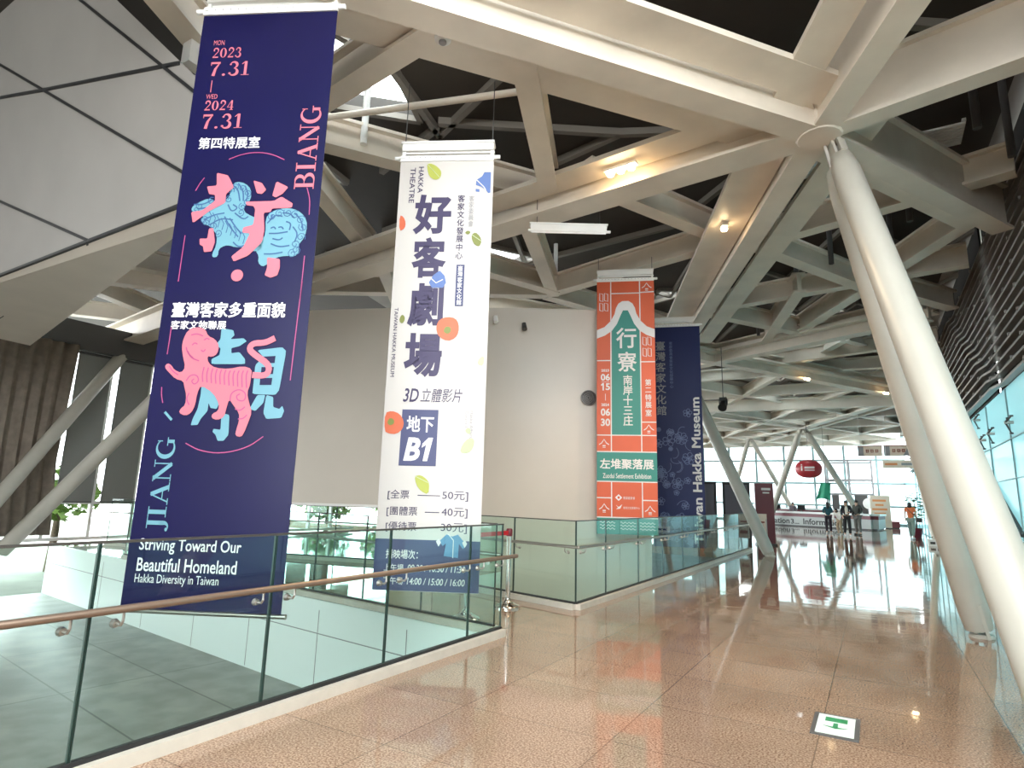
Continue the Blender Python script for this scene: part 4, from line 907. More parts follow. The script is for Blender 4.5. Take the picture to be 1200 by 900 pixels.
P.build(t, dict(grid=('white_grid_line', 'printwhite'), teal=('teal_panel', 'teal'), gable=('gable_outline', 'printwhite'), white=('white_lettering', 'printwhite'), gap=('logo_dot', 'orange'), wave=('wave_pattern', 'printwhite')))

# ---- fourth banner: blue with flowers
t, W = banner('hanging_banner', 'dark blue hanging banner with pale flowers, behind the orange banner', (-4.60, 14.42), (-3.45, 14.78), 5.79, 0.36, M['navy2'], bottom_bar=False)
P = Print(1.19, 0.36)
P.column('pale', '臺灣客家文化館', 0.235, 5.40, 0.24, 0.275, bold=0.01)
P.column('petal', '客家委員會客家文化發展中心', 0.49, 5.38, 0.085, 0.092)
P.text('white', 'Taiwan Hakka Museum', (0.93, 0.45, 1.14, 3.95), rot=90, bold=0.03)
rr = random.Random(3)
for i in range(34):
    u = rr.uniform(0.12, 0.95); h = 0.45 + 3.2 * rr.random() ** 1.4; R_ = rr.uniform(0.05, 0.17)
    u = min(max(u, R_ + 0.01), 1.18 - R_)
    np_ = rr.choice((5, 6, 8))
    for k in range(np_):
        a = 360 / np_ * k + rr.uniform(0, 20); ca, sa = math.cos(math.radians(a)), math.sin(math.radians(a))
        P.line('petal', [(u + ca * R_ * .6 + R_ * .35 * math.cos(math.radians(t_)), h + sa * R_ * .6 + R_ * .35 * math.sin(math.radians(t_))) for t_ in range(0, 361, 45)], 0.014, 1)
    P.poly('petal', arc(u, h, R_ * .2, R_ * .2, 0, 360, 10)[:-1], 1)
for i in range(16):
    u = rr.uniform(0.1, 0.9); h = rr.uniform(0.5, 3.3); a = rr.uniform(0, 6.28)
    P.line('petal', [(min(max(u + 0.02 * j * math.cos(a + j * .12), 0.02), 1.17), h + 0.02 * j * math.sin(a + j * .12)) for j in range(14)], 0.012, 1)
P.build(t, dict(pale=('pale_lettering', 'greyprint'), petal=('flower_pattern', 'petal'), white=('white_lettering', 'printwhite')))

# ---- empty hanging case between the white and orange banners
t = thing('banner_hanger', 'empty white banner hanging case below the beam, between the white and orange banners', 'hanger', (-3.86, 8.02, 5.56), math.atan2(0.64, 1.08))
b = MB(); b.box((0, 0, 0.06), (1.2, 0.13, 0.09)); b.box((0, 0, 0.115), (1.24, 0.16, 0.02)); b.build('hanging_case', M['white'], t)
b = MB(); b.tube((-0.64, -0.05, 0.0), (0.66, -0.05, 0.0), 0.022, n=10); b.box((0, -0.05, -0.02), (1.18, 0.02, 0.04)); b.build('top_bar', M['white'], t)
for s_ in (-1, 1):
    b = MB(); b.tube((s_ * 0.5, 0, 0.12), (s_ * 0.5, 0, 0.62), 0.006, n=6); b.build('hanging_wire', M['darkgrey'], t)

# ------------------------------------------------------------------ belt posts
def stanchion(x, y, label):
    t = thing('belt_post', label, 'barrier', (x, y, 0))
    b = MB(); b.lathe((0, 0, 0), [(0.165, 0), (0.165, 0.02), (0.15, 0.035), (0.10, 0.055), (0.05, 0.085), (0.034, 0.12)], 28); b.build('base', M['chrome'], t, True)
    b = MB(); b.tube((0, 0, 0.1), (0, 0, 0.92), 0.032, n=20); b.build('post', M['chrome'], t, True)
    b = MB(); b.lathe((0, 0, 0.90), [(0.036, 0), (0.042, 0.01), (0.042, 0.085), (0.03, 0.1), (0.0, 0.1)], 20); b.build('belt_head', M['maroon'], t, True, label='dark red belt head')
    return t
s1 = stanchion(-4.19, 7.0, 'chrome belt post with red head at the end of the white banner')
s2 = stanchion(-4.17, 6.03, 'chrome belt post behind the white banner, only its base showing below it')
b = MB(); b.box((0, 0, -0.03), (0.006, 0.90, 0.055)); tp = b.build('barrier_belt', M['belt']); tp.location = (-4.18, 6.515, 0.975)
tag(tp, 'red retractable belt stretched between the two chrome posts', 'belt')

# ------------------------------------------------------------------ things on the theatre wall
def on_wall(s, z, off=0.03):
    p = tw(s, off); return (p.x, p.y, z)
wa = math.atan2(TD.y, TD.x)
dv = thing('round_air_diffuser', 'round black ringed air diffuser on the plaster wall left of the orange banner', 'vent', on_wall(0.858, 3.43), wa + 0.17)
for i, r_ in enumerate((0.155, 0.115, 0.078, 0.042)):
    b = MB(); vs = []; n = 28
    for rr_, yy in ((r_, 0), (r_, -0.045), (r_ - 0.020, -0.05), (r_ - 0.024, 0)):
        for k in range(n): vs.append((rr_ * math.cos(2 * math.pi * k / n), yy, rr_ * math.sin(2 * math.pi * k / n)))
    fs = [(j * n + k, j * n + (k + 1) % n, ((j + 1) % 4) * n + (k + 1) % n, ((j + 1) % 4) * n + k) for j in range(4) for k in range(n)]
    b.add(vs, fs); b.build('ring', M['ring'], dv, True)
b = MB(); b.tube((0, 0.0, 0), (0, -0.012, 0), 0.15, n=28); b.build('back_plate', M['dark'], dv, True)
for i, (s_, z, lab) in enumerate(((0.615, 5.02, 'small pale spotlight on the plaster wall beside the right edge of the white banner'), (0.69, 4.88, 'small dark spotlight on the plaster wall, right of the pale one'))):
    t = thing('wall_spotlight', lab, 'spotlight', on_wall(s_, z, 0.0), wa)
    b = MB(); b.tube((0, 0, 0), (0, -0.12, 0), 0.02, n=10); b.build('arm', M['steel'], t)
    b = MB(); b.tube((0, -0.12, 0.05), (0.02, -0.17, -0.09), 0.045, 0.055, 14); b.build('lamp_head', M['white' if i == 0 else 'darkgrey'], t, True)

# ------------------------------------------------------------------ lamps on the beams
def lamp_row(x, y, z, n, ang, label, power=40):
    t = thing('beam_spotlight', label, 'lamp', (x, y, z), ang)
    b = MB(); b.box((0, 0, 0.06), (0.16 * n, 0.10, 0.04)); b.build('housing', M['white'], t)
    for i in range(n):
        b = MB(); b.lathe(((i - (n - 1) / 2) * 0.16, 0, -0.02), [(0.045, 0), (0.055, 0.02), (0.05, 0.07)], 14); b.build('bulb', M['lamp'], t, True, label='glowing warm bulb')
    l = bpy.data.lights.new('lamp_light', 'SPOT'); l.energy = power; l.color = (1.0, 0.70, 0.42); l.spot_size = 2.3; l.spot_blend = 0.8; l.shadow_soft_size = 0.08
    o = bpy.data.objects.new('lamp_light', l); COL.objects.link(o); o.parent = t; o.location = (0, 0, -0.06)
lamp_row(-2.72, 7.33, 5.95, 3, math.pi - 0.08, 'row of three glowing warm spotlights on the beam left of the near column', 120)
lamp_row(-1.85, 9.92, 5.97, 1, 2.0, 'single warm spotlight on the beam running away from the near column', 90)
lamp_row(-1.75, 23.45, 5.86, 2, 1.05, 'pair of warm spotlights on a distant beam, left of the leaning columns', 90)
lamp_row(0.72, 27.6, 5.86, 2, 1.05, 'pair of warm spotlights on a distant beam, hard by the leaning columns', 90)
for i, (x, y, z, lab) in enumerate(((-3.43, 4.15, 5.96, 'round white smoke detector on the beam above the white banner'), (1.2, 10.45, 5.98, 'round white smoke detector on the beam right of the near column'))):
    t = thing('smoke_detector', lab, 'detector', (x, y, z))
    b = MB(); b.lathe((0, 0, -0.02), [(0.06, 0), (0.085, 0.02), (0.09, 0.06)], 20); b.build('body', M['white'], t, True)
    b = MB(); b.lathe((0, 0, -0.045), [(0.03, 0), (0.04, 0.01), (0.04, 0.03)], 16); b.build('sensor', M['greyprint'], t, True)
t = thing('hanging_speaker', 'black spotlight hanging on a rod below the roof, right of the blue banner', 'spotlight', (-3.7, 18.55, 4.2))
b = MB(); b.tube((0, 0, 0.3), (0, 0, 1.9), 0.012, n=8); b.build('rod', M['darkgrey'], t)
b = MB(); b.box((0, 0, 0.30), (0.2, 0.14, 0.1)); b.tube((-0.11, 0, 0.3), (-0.11, 0, 0.12), 0.015, n=8); b.tube((0.11, 0, 0.3), (0.11, 0, 0.12), 0.015, n=8); b.build('yoke', M['dark'], t)
b = MB(); b.tube((0, 0.12, 0.22), (0, -0.16, 0.02), 0.1, 0.13, 16); b.build('lamp_head', M['dark'], t, True)
t = thing('hanging_spotlight', 'small black globe spotlight hanging by the left windows', 'spotlight', (-12.6, 8.2, 4.45))
b = MB(); b.tube((0, 0, 0.1), (0, 0, 0.9), 0.012, n=8); b.build('rod', M['darkgrey'], t)
b = MB(); b.ball((0, 0, 0), 0.14, 8); b.build('globe', M['dark'], t, True)

# ------------------------------------------------------------------ blinds, curtain, trees by the left windows
for k in range(9):
    y = 6.84 + k * 1.0
    t = thing('roller_blind', 'grey roller blind hanging in the tall left windows', 'blind', (-17.02, y + 0.56, 1.0), 0, 'grey roller blinds in the tall windows')
    b = MB(); b.box((0, 0, 1.87), (0.012, 0.80, 3.70)); b.build('fabric', M['blind'], t)
    b = MB(); b.tube((0, -0.41, 3.74), (0, 0.41, 3.74), 0.035, n=10); b.build('roller', M['darkgrey'], t)
    b = MB(); b.box((0, 0, 0.01), (0.025, 0.80, 0.03)); b.build('hem_bar', M['darkgrey'], t)
b = MB(); n = 90; vs = []; fs = []
for i in range(n + 1):
    y = 2.2 + 4.62 * i / n; w_ = 0.07 * math.sin(i * 1.15) + 0.03 * math.sin(i * 0.43)
    for z, sc, q in ((0.25, 1.2, 0.25), (2.0, 1.0, 0.12), (4.85, 0.7, -0.12)): 
        e_ = -0.12 * math.sin(z * 1.1) * (i / n) ** 6
        vs.append((-16.78 + w_ * sc, y + e_ + q * 0.4 * (i / n), z))
for i in range(n):
    for j in range(2): fs.append((i * 3 + j, i * 3 + j + 1, i * 3 + j + 4, i * 3 + j + 3))
b.add(vs, fs)
cu = thing('window_curtain', 'brown pleated floor length curtain at far left', 'curtain', (-16.78, 4.4, 0.25))
o = b.build('cloth', M['curtain'], cu, True); o.location = (16.78, -4.4, -0.25)
md = o.modifiers.new('thickness', 'SOLIDIFY'); md.thickness = 0.015
b = MB(); b.tube((0, -2.4, 4.62), (0, 2.5, 4.62), 0.03, n=10); b.build('curtain_rail', M['darkgrey'], cu)
rt = random.Random(11)
for i, (x, y, h) in enumerate(((-23, 7, 3.2), (-24.5, 10.2, 3.6), (-22.5, 13.2, 3.0), (-25, 16.5, 3.9), (-23, 21, 3.4), (-25, 27, 4.0), (-24, 34, 3.6))):
    t = thing('garden_tree', 'leafy green tree outside the tall left windows', 'tree', (x, y, -1.5), 0, 'trees outside the left windows')
    b = MB(); b.path([(0, 0, 0), (0.05, 0.02, h * 0.4), (0, 0, h * 0.75)], [0.14, 0.11, 0.05], 10); b.build('trunk', M['bark'], t, True)
    b = MB()
    for k in range(420):
        a = rt.uniform(0, 6.28); c_ = rt.uniform(-1, 1); r_ = 1.15 * rt.random() ** 0.4
        p = Vector((r_ * math.cos(a) * math.sqrt(1 - c_ * c_), r_ * math.sin(a) * math.sqrt(1 - c_ * c_), h * 0.72 + r_ * c_ * 0.85))
        d = Vector((rt.uniform(-1, 1), rt.uniform(-1, 1), rt.uniform(-.5, .8))).normalized(); e = d.cross(Vector((rt.uniform(-1, 1), .3, 1))).normalized()
        s_ = rt.uniform(0.3, 0.5)
        b.add([p - e * s_ * .4, p + d * s_ * .5 - e * s_ * 0.1, p + d * s_, p + e * s_ * .4], [(0, 1, 2, 3)])
    b.build('foliage', M['leaf'], t)

# ------------------------------------------------------------------ the far end of the hall
dk_ = thing('information_desk', 'long white information desk with maroon band and grey lettered front at far end', 'desk', (-3.3, 45.2, 0))
D0 = Vector((-8.2, 48.4, 0)); D1 = Vector((-0.15, 44.6, 0)); D2 = Vector((0.25, 48.0, 0))
oo = Vector((-3.3, 45.2, 0))
def dbar(nm, z0, z1, w, m, off=0.0, lab=None):
    b = MB()
    for p, q in ((D0, D1), (D1, D2)):
        b.bar(p - oo + Vector((0, 0, (z0 + z1) / 2)), q - oo + Vector((0, 0, (z0 + z1) / 2)), w, z1 - z0, off)
    return b.build(nm, M[m], dk_, label=lab)
dbar('plinth', 0, 0.08, 0.5, 'darkgrey', -0.06); dbar('front', 0.08, 0.66, 0.6, 'deskgrey', 0.0, 'grey front with lettering'); dbar('band', 0.66, 0.88, 0.62, 'maroon', 0, 'maroon band'); dbar('counter_top', 0.88, 1.0, 0.78, 'desk')
dd = (D1 - D0).normalized(); dn = Vector((dd.y, -dd.x, 0)); DL = (D1 - D0).length
vs, fs = glyphs('Information', 0.03)
x0, y0, x1, y1 = bbox(vs)
b = MB()
for s0, s1 in ((0.8, 3.5), (4.5, 7.2)):
    b.add([D0 - oo + dd * (s0 + (x - x0) / (x1 - x0) * (s1 - s0)) + dn * 0.312 + Vector((0, 0, 0.16 + (y - y0) / (y1 - y0) * 0.40)) for x, y in vs], fs)
vs, fs = glyphs('3...', 0.03); x0, y0, x1, y1 = bbox(vs)
b.add([D0 - oo + dd * (3.6 + (x - x0) / (x1 - x0) * 0.6) + dn * 0.312 + Vector((0, 0, 0.16 + (y - y0) / (y1 - y0) * 0.34)) for x, y in vs], fs)
b.build('lettering', M['dark'], dk_, label='dark lettering')
t = thing('back_counter', 'low maroon and white back counter inside the information desk', 'counter', (-3.6, 48.6, 0))
for nm, z0, z1, m in (('body', 0, 0.95, 'desk'), ('band', 0.95, 1.12, 'maroon'), ('top', 1.12, 1.24, 'desk')):
    b = MB(); b.bar((-3.2, 0.6, (z0 + z1) / 2), (2.4, -1.0, (z0 + z1) / 2), 0.5 + 0.02 * z0, z1 - z0); b.build(nm, M[m], t)
for i, (p, q) in enumerate((((-4.35, 46.1), 0.3), ((-6.0, 46.9), 0.3))):
    t = thing('desk_monitor', ['dark computer monitor on the information desk near its attendant', 'dark computer monitor on the information desk, leftmost'][i], 'monitor', (p[0], p[1] + 0.25, 1.0), q)
    b = MB(); b.box((0, 0, 0.28), (0.5, 0.03, 0.3)); b.build('screen', M['dark'], t)
    b = MB(); b.box((0, 0.02, 0.07), (0.06, 0.04, 0.14)); b.box((0, 0, 0.008), (0.22, 0.16, 0.016)); b.build('stand', M['darkgrey'], t)

# red balloon-like information sign
ln = thing('hanging_sign', 'red oval inflated information sign hanging above the desk', 'sign', (-3.38, 42.0, 3.68))
b = MB()
vs = []; fs = []; n = 32
for i in range(17):
    a = math.pi * i / 16; 
    for k in range(n):
        th = 2 * math.pi * k / n; rr_ = math.sin(a) ** 0.8 if 0 < i < 16 else 0
        vs.append((0.78 * rr_ * math.cos(th), 0.45 * rr_ * math.sin(th), 0.56 * math.cos(a)))
for i in range(16):
    for k in range(n): fs.append((i * n + k, (i + 1) * n + k, (i + 1) * n + (k + 1) % n, i * n + (k + 1) % n))
b.add(vs, fs); b.build('body', M['lantern'], ln, True)
b = MB(); b.tube((0, 0, 0.5), (0, 0, 2.9), 0.012, n=6); b.build('wire', M['darkgrey'], ln)
b = MB(); b.box((-0.36, -0.40, 0.02), (0.07, 0.02, 0.30)); b.box((-0.36, -0.39, 0.24), (0.07, 0.02, 0.07)); b.box((0.08, -0.45, 0.06), (0.56, 0.02, 0.12)); b.box((0.08, -0.45, -0.10), (0.56, 0.02, 0.05))
b.build('white_mark', M['printwhite'], ln, label='white letter i and lines')
t = thing('hanging_cloth', 'green cloth hanging below the red oval sign', 'cloth', (-2.75, 43.0, 1.9))
b = MB(); n = 8; vs = []; fs = []
for i in range(n + 1):
    for j in range(n + 1):
        u, v = i / n, j / n; vs.append(((u - .5) * (0.8 - 0.25 * v) + 0.2 * v, 0.06 * math.sin(u * 9) + 0.03 * math.sin(v * 7), 0.95 * v - 0.2 * abs(u - .4) * (1 - v)))
for i in range(n):
    for j in range(n): fs.append((i * (n + 1) + j, (i + 1) * (n + 1) + j, (i + 1) * (n + 1) + j + 1, i * (n + 1) + j + 1))
b.add(vs, fs); o = b.build('cloth', M['flag'], t, True); md = o.modifiers.new('thickness', 'SOLIDIFY'); md.thickness = 0.02
b = MB(); b.tube((0.2, 0, 0.92), (0.2, 0, 4.6), 0.01, n=6); b.build('cord', M['darkgrey'], t)

for i, (x, lab) in enumerate(((-0.0, 'cream hanging sign with grey left end and three brown characters, left of the pair'), (1.22, 'cream hanging sign with three brown characters, right of the pair'))):
    t = thing('hanging_sign', lab, 'sign', (x, 38.0, 4.12))
    b = MB(); b.box((0, 0, 0.29), (1.14, 0.12, 0.52)); b.build('box', M['poster'], t)
    b = MB(); b.box((0, 0, 0.57), (1.16, 0.14, 0.05)); b.build('top_frame', M['signbrown'], t)
    b = MB(); b.slab([(-0.57, -0.066), (-0.30, -0.066), (-0.57, -0.064)], 0.04, 0.54); b.add([(-0.57 if i == 0 else 0.57, -0.065, 0.03), (-0.25 if i == 0 else 0.28, -0.065, 0.03), (-0.57 if i == 0 else 0.57, -0.065, 0.55)], [(0, 1, 2)]); b.build('corner', M['greyprint'], t)
    b = MB()
    for k in range(3):
        for (a, c, w, h) in ((0, 0.07, 0.14, 0.03), (0, 0.0, 0.15, 0.03), (0, -0.07, 0.13, 0.03), (-0.04, 0, 0.03, 0.18), (0.05, 0, 0.03, 0.14)): b.box((-0.12 + 0.22 * k + a, -0.066, 0.30 + c), (w, 0.012, h))
    b.build('character', M['signbrown'], t)
    for s_ in (-1, 1):
        b = MB(); b.tube((s_ * 0.45, 0, 0.58), (s_ * 0.45, 0, 3.38), 0.015, n=6); b.build('rod', M['white'], t)
t = thing('hanging_sign', 'narrow cream and grey direction strip hanging below the pair of signs', 'sign', (1.30, 37.0, 3.45))
b = MB(); b.box((-0.02, 0, 0.2), (1.5, 0.08, 0.4)); b.build('box', M['poster'], t)
b = MB(); b.box((-0.40, -0.045, 0.2), (0.55, 0.012, 0.12)); b.build('orange_mark', M['postorange'], t)
b = MB(); b.box((0.35, -0.045, 0.2), (0.6, 0.012, 0.12)); b.build('grey_mark', M['greyprint'], t)
for s_ in (-1, 1):
    b = MB(); b.tube((s_ * 0.6, 0, 0.4), (s_ * 0.6, 0, 4.05), 0.012, n=6); b.build('rod', M['white'], t)
t = thing('poster_stand', 'cream and orange poster stand on the floor beyond the right end of the desk', 'poster', (0.35, 50.0, 0))
b = MB(); b.box((0, 0, 1.15), (1.2, 0.05, 2.2)); b.build('board', M['poster'], t)
b = MB()
for z, w in ((1.9, 0.8), (1.6, 0.5), (1.3, 0.9), (1.0, 0.7), (0.7, 0.4)): b.box((-0.05, -0.03, z), (w, 0.012, 0.14))
b.build('print', M['postorange'], t)
b = MB(); b.box((-0.45, 0, 0.03), (0.08, 0.6, 0.06)); b.box((0.45, 0, 0.03), (0.08, 0.6, 0.06)); b.build('foot', M['darkgrey'], t)
t = thing('red_plinth', 'low dark red box on the floor at the right end of the desk', 'box', (1.0, 51.6, 0))
b = MB(); b.box((0, 0, 0.24), (0.9, 0.6, 0.40)); b.build('body', M['maroon'], t); b = MB(); b.box((0, 0, 0.46), (0.94, 0.64, 0.04)); b.build('lid', M['lantern'], t); b = MB(); b.box((0, 0, 0.02), (0.84, 0.54, 0.04)); b.build('plinth', M['dark'], t)
t = thing('glass_vestibule', 'white framed glass entrance porch behind the information desk', 'porch', (-1.6, 54.5, 0))
b = MB()
for x in (-1.6, 0, 1.6):
    for y in (0, 2.5): b.box((x, y, 2.5), (0.14, 0.14, 5.0))
for z in (2.4, 3.5, 5.0):
    for y in (0, 2.5): b.box((0, y, z), (3.3, 0.12, 0.12))
    for x in (-1.6, 1.6): b.box((x, 1.25, z), (0.12, 2.5, 0.12))
b.build('frame', M['greyprint'], t)
b = MB(); b.box((0, 0, 2.45), (3.1, 0.02, 4.9)); b.box((-1.6, 1.25, 2.45), (0.02, 2.4, 4.9)); b.box((1.6, 1.25, 2.45), (0.02, 2.4, 4.9)); b.build('pane', M['winglass'], t)
b = MB(); b.box((-1.0, -0.02, 1.5), (0.5, 0.06, 1.6)); b.box((0.75, -0.02, 1.5), (0.9, 0.06, 1.7)); b.build('door_leaf', M['darkgrey'], t)
b = MB(); b.tube((1.25, -0.12, 1.7), (1.25, -0.02, 1.7), 0.42, n=20); b.build('round_window', M['white'], t)

# display boards by the second opening
for i, (x, y, w, mk, lab) in enumerate(((-5.3, 22.4, 0.85, 'dark', 'black display board with purple grey panel, nearest the blue banner'), (-4.25, 22.9, 0.85, 'dark', 'black display board with purple grey panel beside the maroon board'))):
    t = thing('display_board', lab, 'display', (x, y, 0), 0.3)
    b = MB()
    for s_ in (-1, 1): b.box((s_ * w / 2, 0, 1.08), (0.08, 0.1, 2.16))
    b.box((0, 0, 2.12), (w, 0.1, 0.08)); b.box((0, 0, 0.1), (w, 0.1, 0.2)); b.build('frame', M['dark'], t)
    b = MB(); b.box((0, 0, 1.14), (w - 0.08, 0.05, 1.88)); b.build('panel', M['board'], t)
t = thing('display_board', 'maroon display panel standing behind the ivory column', 'display', (-3.40, 23.4, 0), 0.3)
b = MB(); b.box((0, 0, 1.1), (0.62, 0.25, 2.1)); b.build('panel', M['maroon'], t)
b = MB(); b.box((0.06, -0.135, 1.95), (0.3, 0.014, 0.08)); b.box((0.06, -0.135, 1.82), (0.22, 0.014, 0.05)); b.build('white_mark', M['printwhite'], t)
b = MB(); b.box((0, 0, 0.03), (0.7, 0.4, 0.06)); b.build('foot', M['dark'], t)
t = thing('notice_stand', 'pale notice board standing at the far end of the glass railing', 'sign', (-3.15, 20.9, 0), 0.2)
b = MB(); b.box((0, 0, 0.72), (0.34, 0.05, 0.78)); b.build('board', M['poster'], t)
b = MB(); b.box((0, -0.03, 0.52), (0.24, 0.012, 0.10)); b.box((0, -0.03, 0.85), (0.2, 0.012, 0.05)); b.build('print', M['signbrown'], t)
b = MB()
for s_ in (-1, 1): b.tube((s_ * 0.15, -0.12, 0), (s_ * 0.15, 0.0, 1.1), 0.012, n=6); b.tube((s_ * 0.15, 0.15, 0), (s_ * 0.15, 0.0, 0.95), 0.012, n=6)
b.build('leg', M['steel'], t)

# potted plant, column foot box
t = thing('potted_plant', 'tall leafy plant in a dark red pot beyond the person in orange', 'plant', (1.72, 36.6, 0))
b = MB(); b.lathe((0, 0, 0), [(0.18, 0), (0.26, 0.42), (0.28, 0.46), (0.24, 0.46), (0.22, 0.40)], 20); b.build('pot', M['maroon'], t, True)
b = MB(); b.path([(0, 0, 0.4), (0.03, 0, 1.0), (0, 0.02, 1.7)], [0.04, 0.03, 0.015], 8); b.build('stem', M['bark'], t, True)
b = MB(); rt = random.Random(5)
for k in range(110):
    z = rt.uniform(0.85, 2.05); a = rt.uniform(0, 6.28); l = rt.uniform(0.2, 0.42); el = rt.uniform(-0.2, 0.7)
    d = Vector((math.cos(a), math.sin(a), el)).normalized(); e = d.cross(Vector((0, 0, 1))).normalized(); p = Vector((0, 0, z)) + d * rt.uniform(0.05, 0.28)
    b.add([p, p + d * l * .5 + e * l * .22, p + d * l + Vector((0, 0, -l * .2)), p + d * l * .5 - e * l * .22], [(0, 1, 2, 3)])
b.build('leaves', M['plant'], t)
t = thing('column_foot_box', 'low white box round the foot of the slim column', 'box', (1.94, 29.0, 0))
b = MB(); b.box((0, 0, 0.11), (0.5, 0.42, 0.22)); b.build('body', M['white'], t)
b = MB(); b.box((-0.11, -0.215, 0.12), (0.16, 0.014, 0.09)); b.box((0.11, -0.215, 0.12), (0.16, 0.014, 0.09)); b.build('opening', M['dark'], t)
b = MB(); b.box((0, 0, 0.235), (0.54, 0.46, 0.03)); b.build('lid', M['white'], t)

# ------------------------------------------------------------------ people
def skin_mesh(verts, edges, radii, levels=1):
    me = bpy.data.meshes.new('figure'); me.from_pydata([tuple(v) for v in verts], edges, [])
    o = bpy.data.objects.new('figure', me); COL.objects.link(o)
    o.modifiers.new('skin', 'SKIN')
    for i, r_ in enumerate(radii):
        sv = me.skin_vertices[0].data[i]; sv.radius = r_ if isinstance(r_, tuple) else (r_, r_); sv.use_root = (i == 0)
    sb = o.modifiers.new('sub', 'SUBSURF'); sb.levels = levels; sb.render_levels = levels
    dg = bpy.context.evaluated_depsgraph_get(); dg.update()
    m2 = bpy.data.meshes.new_from_object(o.evaluated_get(dg))
    vs = [tuple(v.co) for v in m2.vertices]; fs = [tuple(p.vertices) for p in m2.polygons]
    bpy.data.objects.remove(o); bpy.data.meshes.remove(me); bpy.data.meshes.remove(m2)
    return vs, fs
class Rig:
    def __init__(s): s.v = []; s.e = []; s.r = []
    def add(s, p, r, parent=None):
        s.v.append(Vector(p)); s.r.append(r)
        if parent is not None: s.e.append((parent, len(s.v) - 1))
        return len(s.v) - 1
def person(label, loc, rz, h=1.66, sex='f', pose=None, top=(0.5, 0.5, 0.5), legs=(0.05, 0.05, 0.06), shoes=(0.6, 0.6, 0.6), hair='long', skirt=False, sleeves=True, jacket=None):
    """standing figure facing local -y"""
    q = dict(pelvis=(0, 0, .93), waist=(0, 0, 1.08), chest=(0, 0.01, 1.27), neck=(0, 0, 1.44), skull=(0, -.012, 1.55), crown=(0, -.005, 1.63),
             sh=(.165, 0.01, 1.385), el=(.215, 0.03, 1.12), wr=(.225, -.05, .89), hip=(.085, 0, .88), kn=(.095, -.02, .49), an=(.10, .02, .085), toe=(.11, -.13, .03))
    pose = pose or {}
    def g(n_, s_):
        k = n_ + ('R' if s_ > 0 else 'L')
        if k in pose: return Vector(pose[k])
        v = Vector(pose.get(n_, q[n_])); v.x *= s_; return v
    c = lambda n_: Vector(pose.get(n_, q[n_]))
    sc = h / 1.66; f_ = 0.92 if sex == 'f' else 1.04
    t = thing('person', label, 'person', loc, rz)
    t.scale = (sc, sc, sc)
    R = Rig()
    pe = R.add(c('pelvis'), (.125 * f_, .10)); wa_ = R.add(c('waist'), (.115 * f_, .09), pe); ch = R.add(c('chest'), (.14 * f_, .10), wa_)
    nk = R.add(c('neck'), .05, ch); hd = R.add(c('skull'), (.070, .085), nk); cr = R.add(c('crown'), (.055, .07), hd)
    for s_ in (-1, 1):
        a = R.add(g('sh', s_), .056 * f_, ch); e = R.add(g('el', s_), .042 * f_, a); w = R.add(g('wr', s_), .027, e)
        W_ = g('wr', s_); d = (W_ - g('el', s_)).normalized(); sd = Vector((-s_ * 0.15, -1, 0)); sd = (sd - d * sd.dot(d)).normalized(); nrm = d.cross(sd)
        pm = R.add(W_ + d * .05, (.024, .032), w)
        for j, (o_, l) in enumerate(((.028, .062), (.010, .072), (-.008, .068), (-.026, .054))):
            k1 = R.add(W_ + d * .085 + sd * o_, .0095, pm); k2 = R.add(W_ + d * (.085 + l * .5) + sd * o_ + nrm * s_ * .008, .0085, k1); R.add(W_ + d * (.085 + l) + sd * o_ + nrm * s_ * .024, .007, k2)
        t1 = R.add(W_ + d * .04 + sd * .036, .010, pm); R.add(W_ + d * .085 + sd * .052 + nrm * s_ * .012, .008, t1)
        hp = R.add(g('hip', s_), .088 * f_, pe); kn = R.add(g('kn', s_), .058, hp); an = R.add(g('an', s_), .038, kn); R.add(g('toe', s_), (.034, .028), an)
    vs, fs = skin_mesh(R.v, R.e, R.r, 1)
    b = MB(); b.add(vs, fs, 0)
    S_ = c('skull')
    b.ball(S_ + Vector((0, -.085, -.005)), (.012, .018, .02), 6, 0); b.ball(S_ + Vector((.072, 0, 0)), (.012, .02, .03), 6, 0); b.ball(S_ + Vector((-.072, 0, 0)), (.012, .02, .03), 6, 0)
    for s_ in (-1, 1): b.ball(S_ + Vector((s_ * .03, -.076, .025)), (.012, .008, .008), 6, 1)
    b.ball(S_ + Vector((0, -.078, -.045)), (.022, .008, .007), 6, 2)
    b.build('body', [M['skin'], M['eye'], M['lip']], t, True)
    # hair
    b = MB(); b.ball(S_ + Vector((0, .022, .045)), (.085, .095, .085), 9)
    if hair == 'long': b.path([S_ + Vector((0, .06, .04)), S_ + Vector((0, .075, -.08)), S_ + Vector((0, .07, -.24))], [.085, .085, .05], 12)
    elif hair == 'bob': b.path([S_ + Vector((0, .04, .04)), S_ + Vector((0, .05, -.06)), S_ + Vector((0, .04, -.11))], [.09, .095, .075], 12)
    b.build('hair', M['hair'], t, True)
    # upper garment
    Q = Rig(); o = .016
    p0 = Q.add(c('pelvis') + Vector((0, 0, -.03)), (.14 * f_ + o, .11 + o)); p1 = Q.add(c('waist'), (.12 * f_ + o, .095 + o), p0); p2 = Q.add(c('chest'), (.145 * f_ + o, .105 + o), p1); Q.add(c('neck') + Vector((0, 0, -.03)), .06, p2)
    for s_ in (-1, 1):
        a = Q.add(g('sh', s_), .062 * f_ + o, p2); e = Q.add(g('el', s_) if sleeves else lerp(g('sh', s_), g('el', s_), .6), .046 + o, a)
        if sleeves: Q.add(lerp(g('el', s_), g('wr', s_), .9), .034 + o * .7, e)
    vs, fs = skin_mesh(Q.v, Q.e, Q.r, 1); b = MB(); b.add(vs, fs, 0)
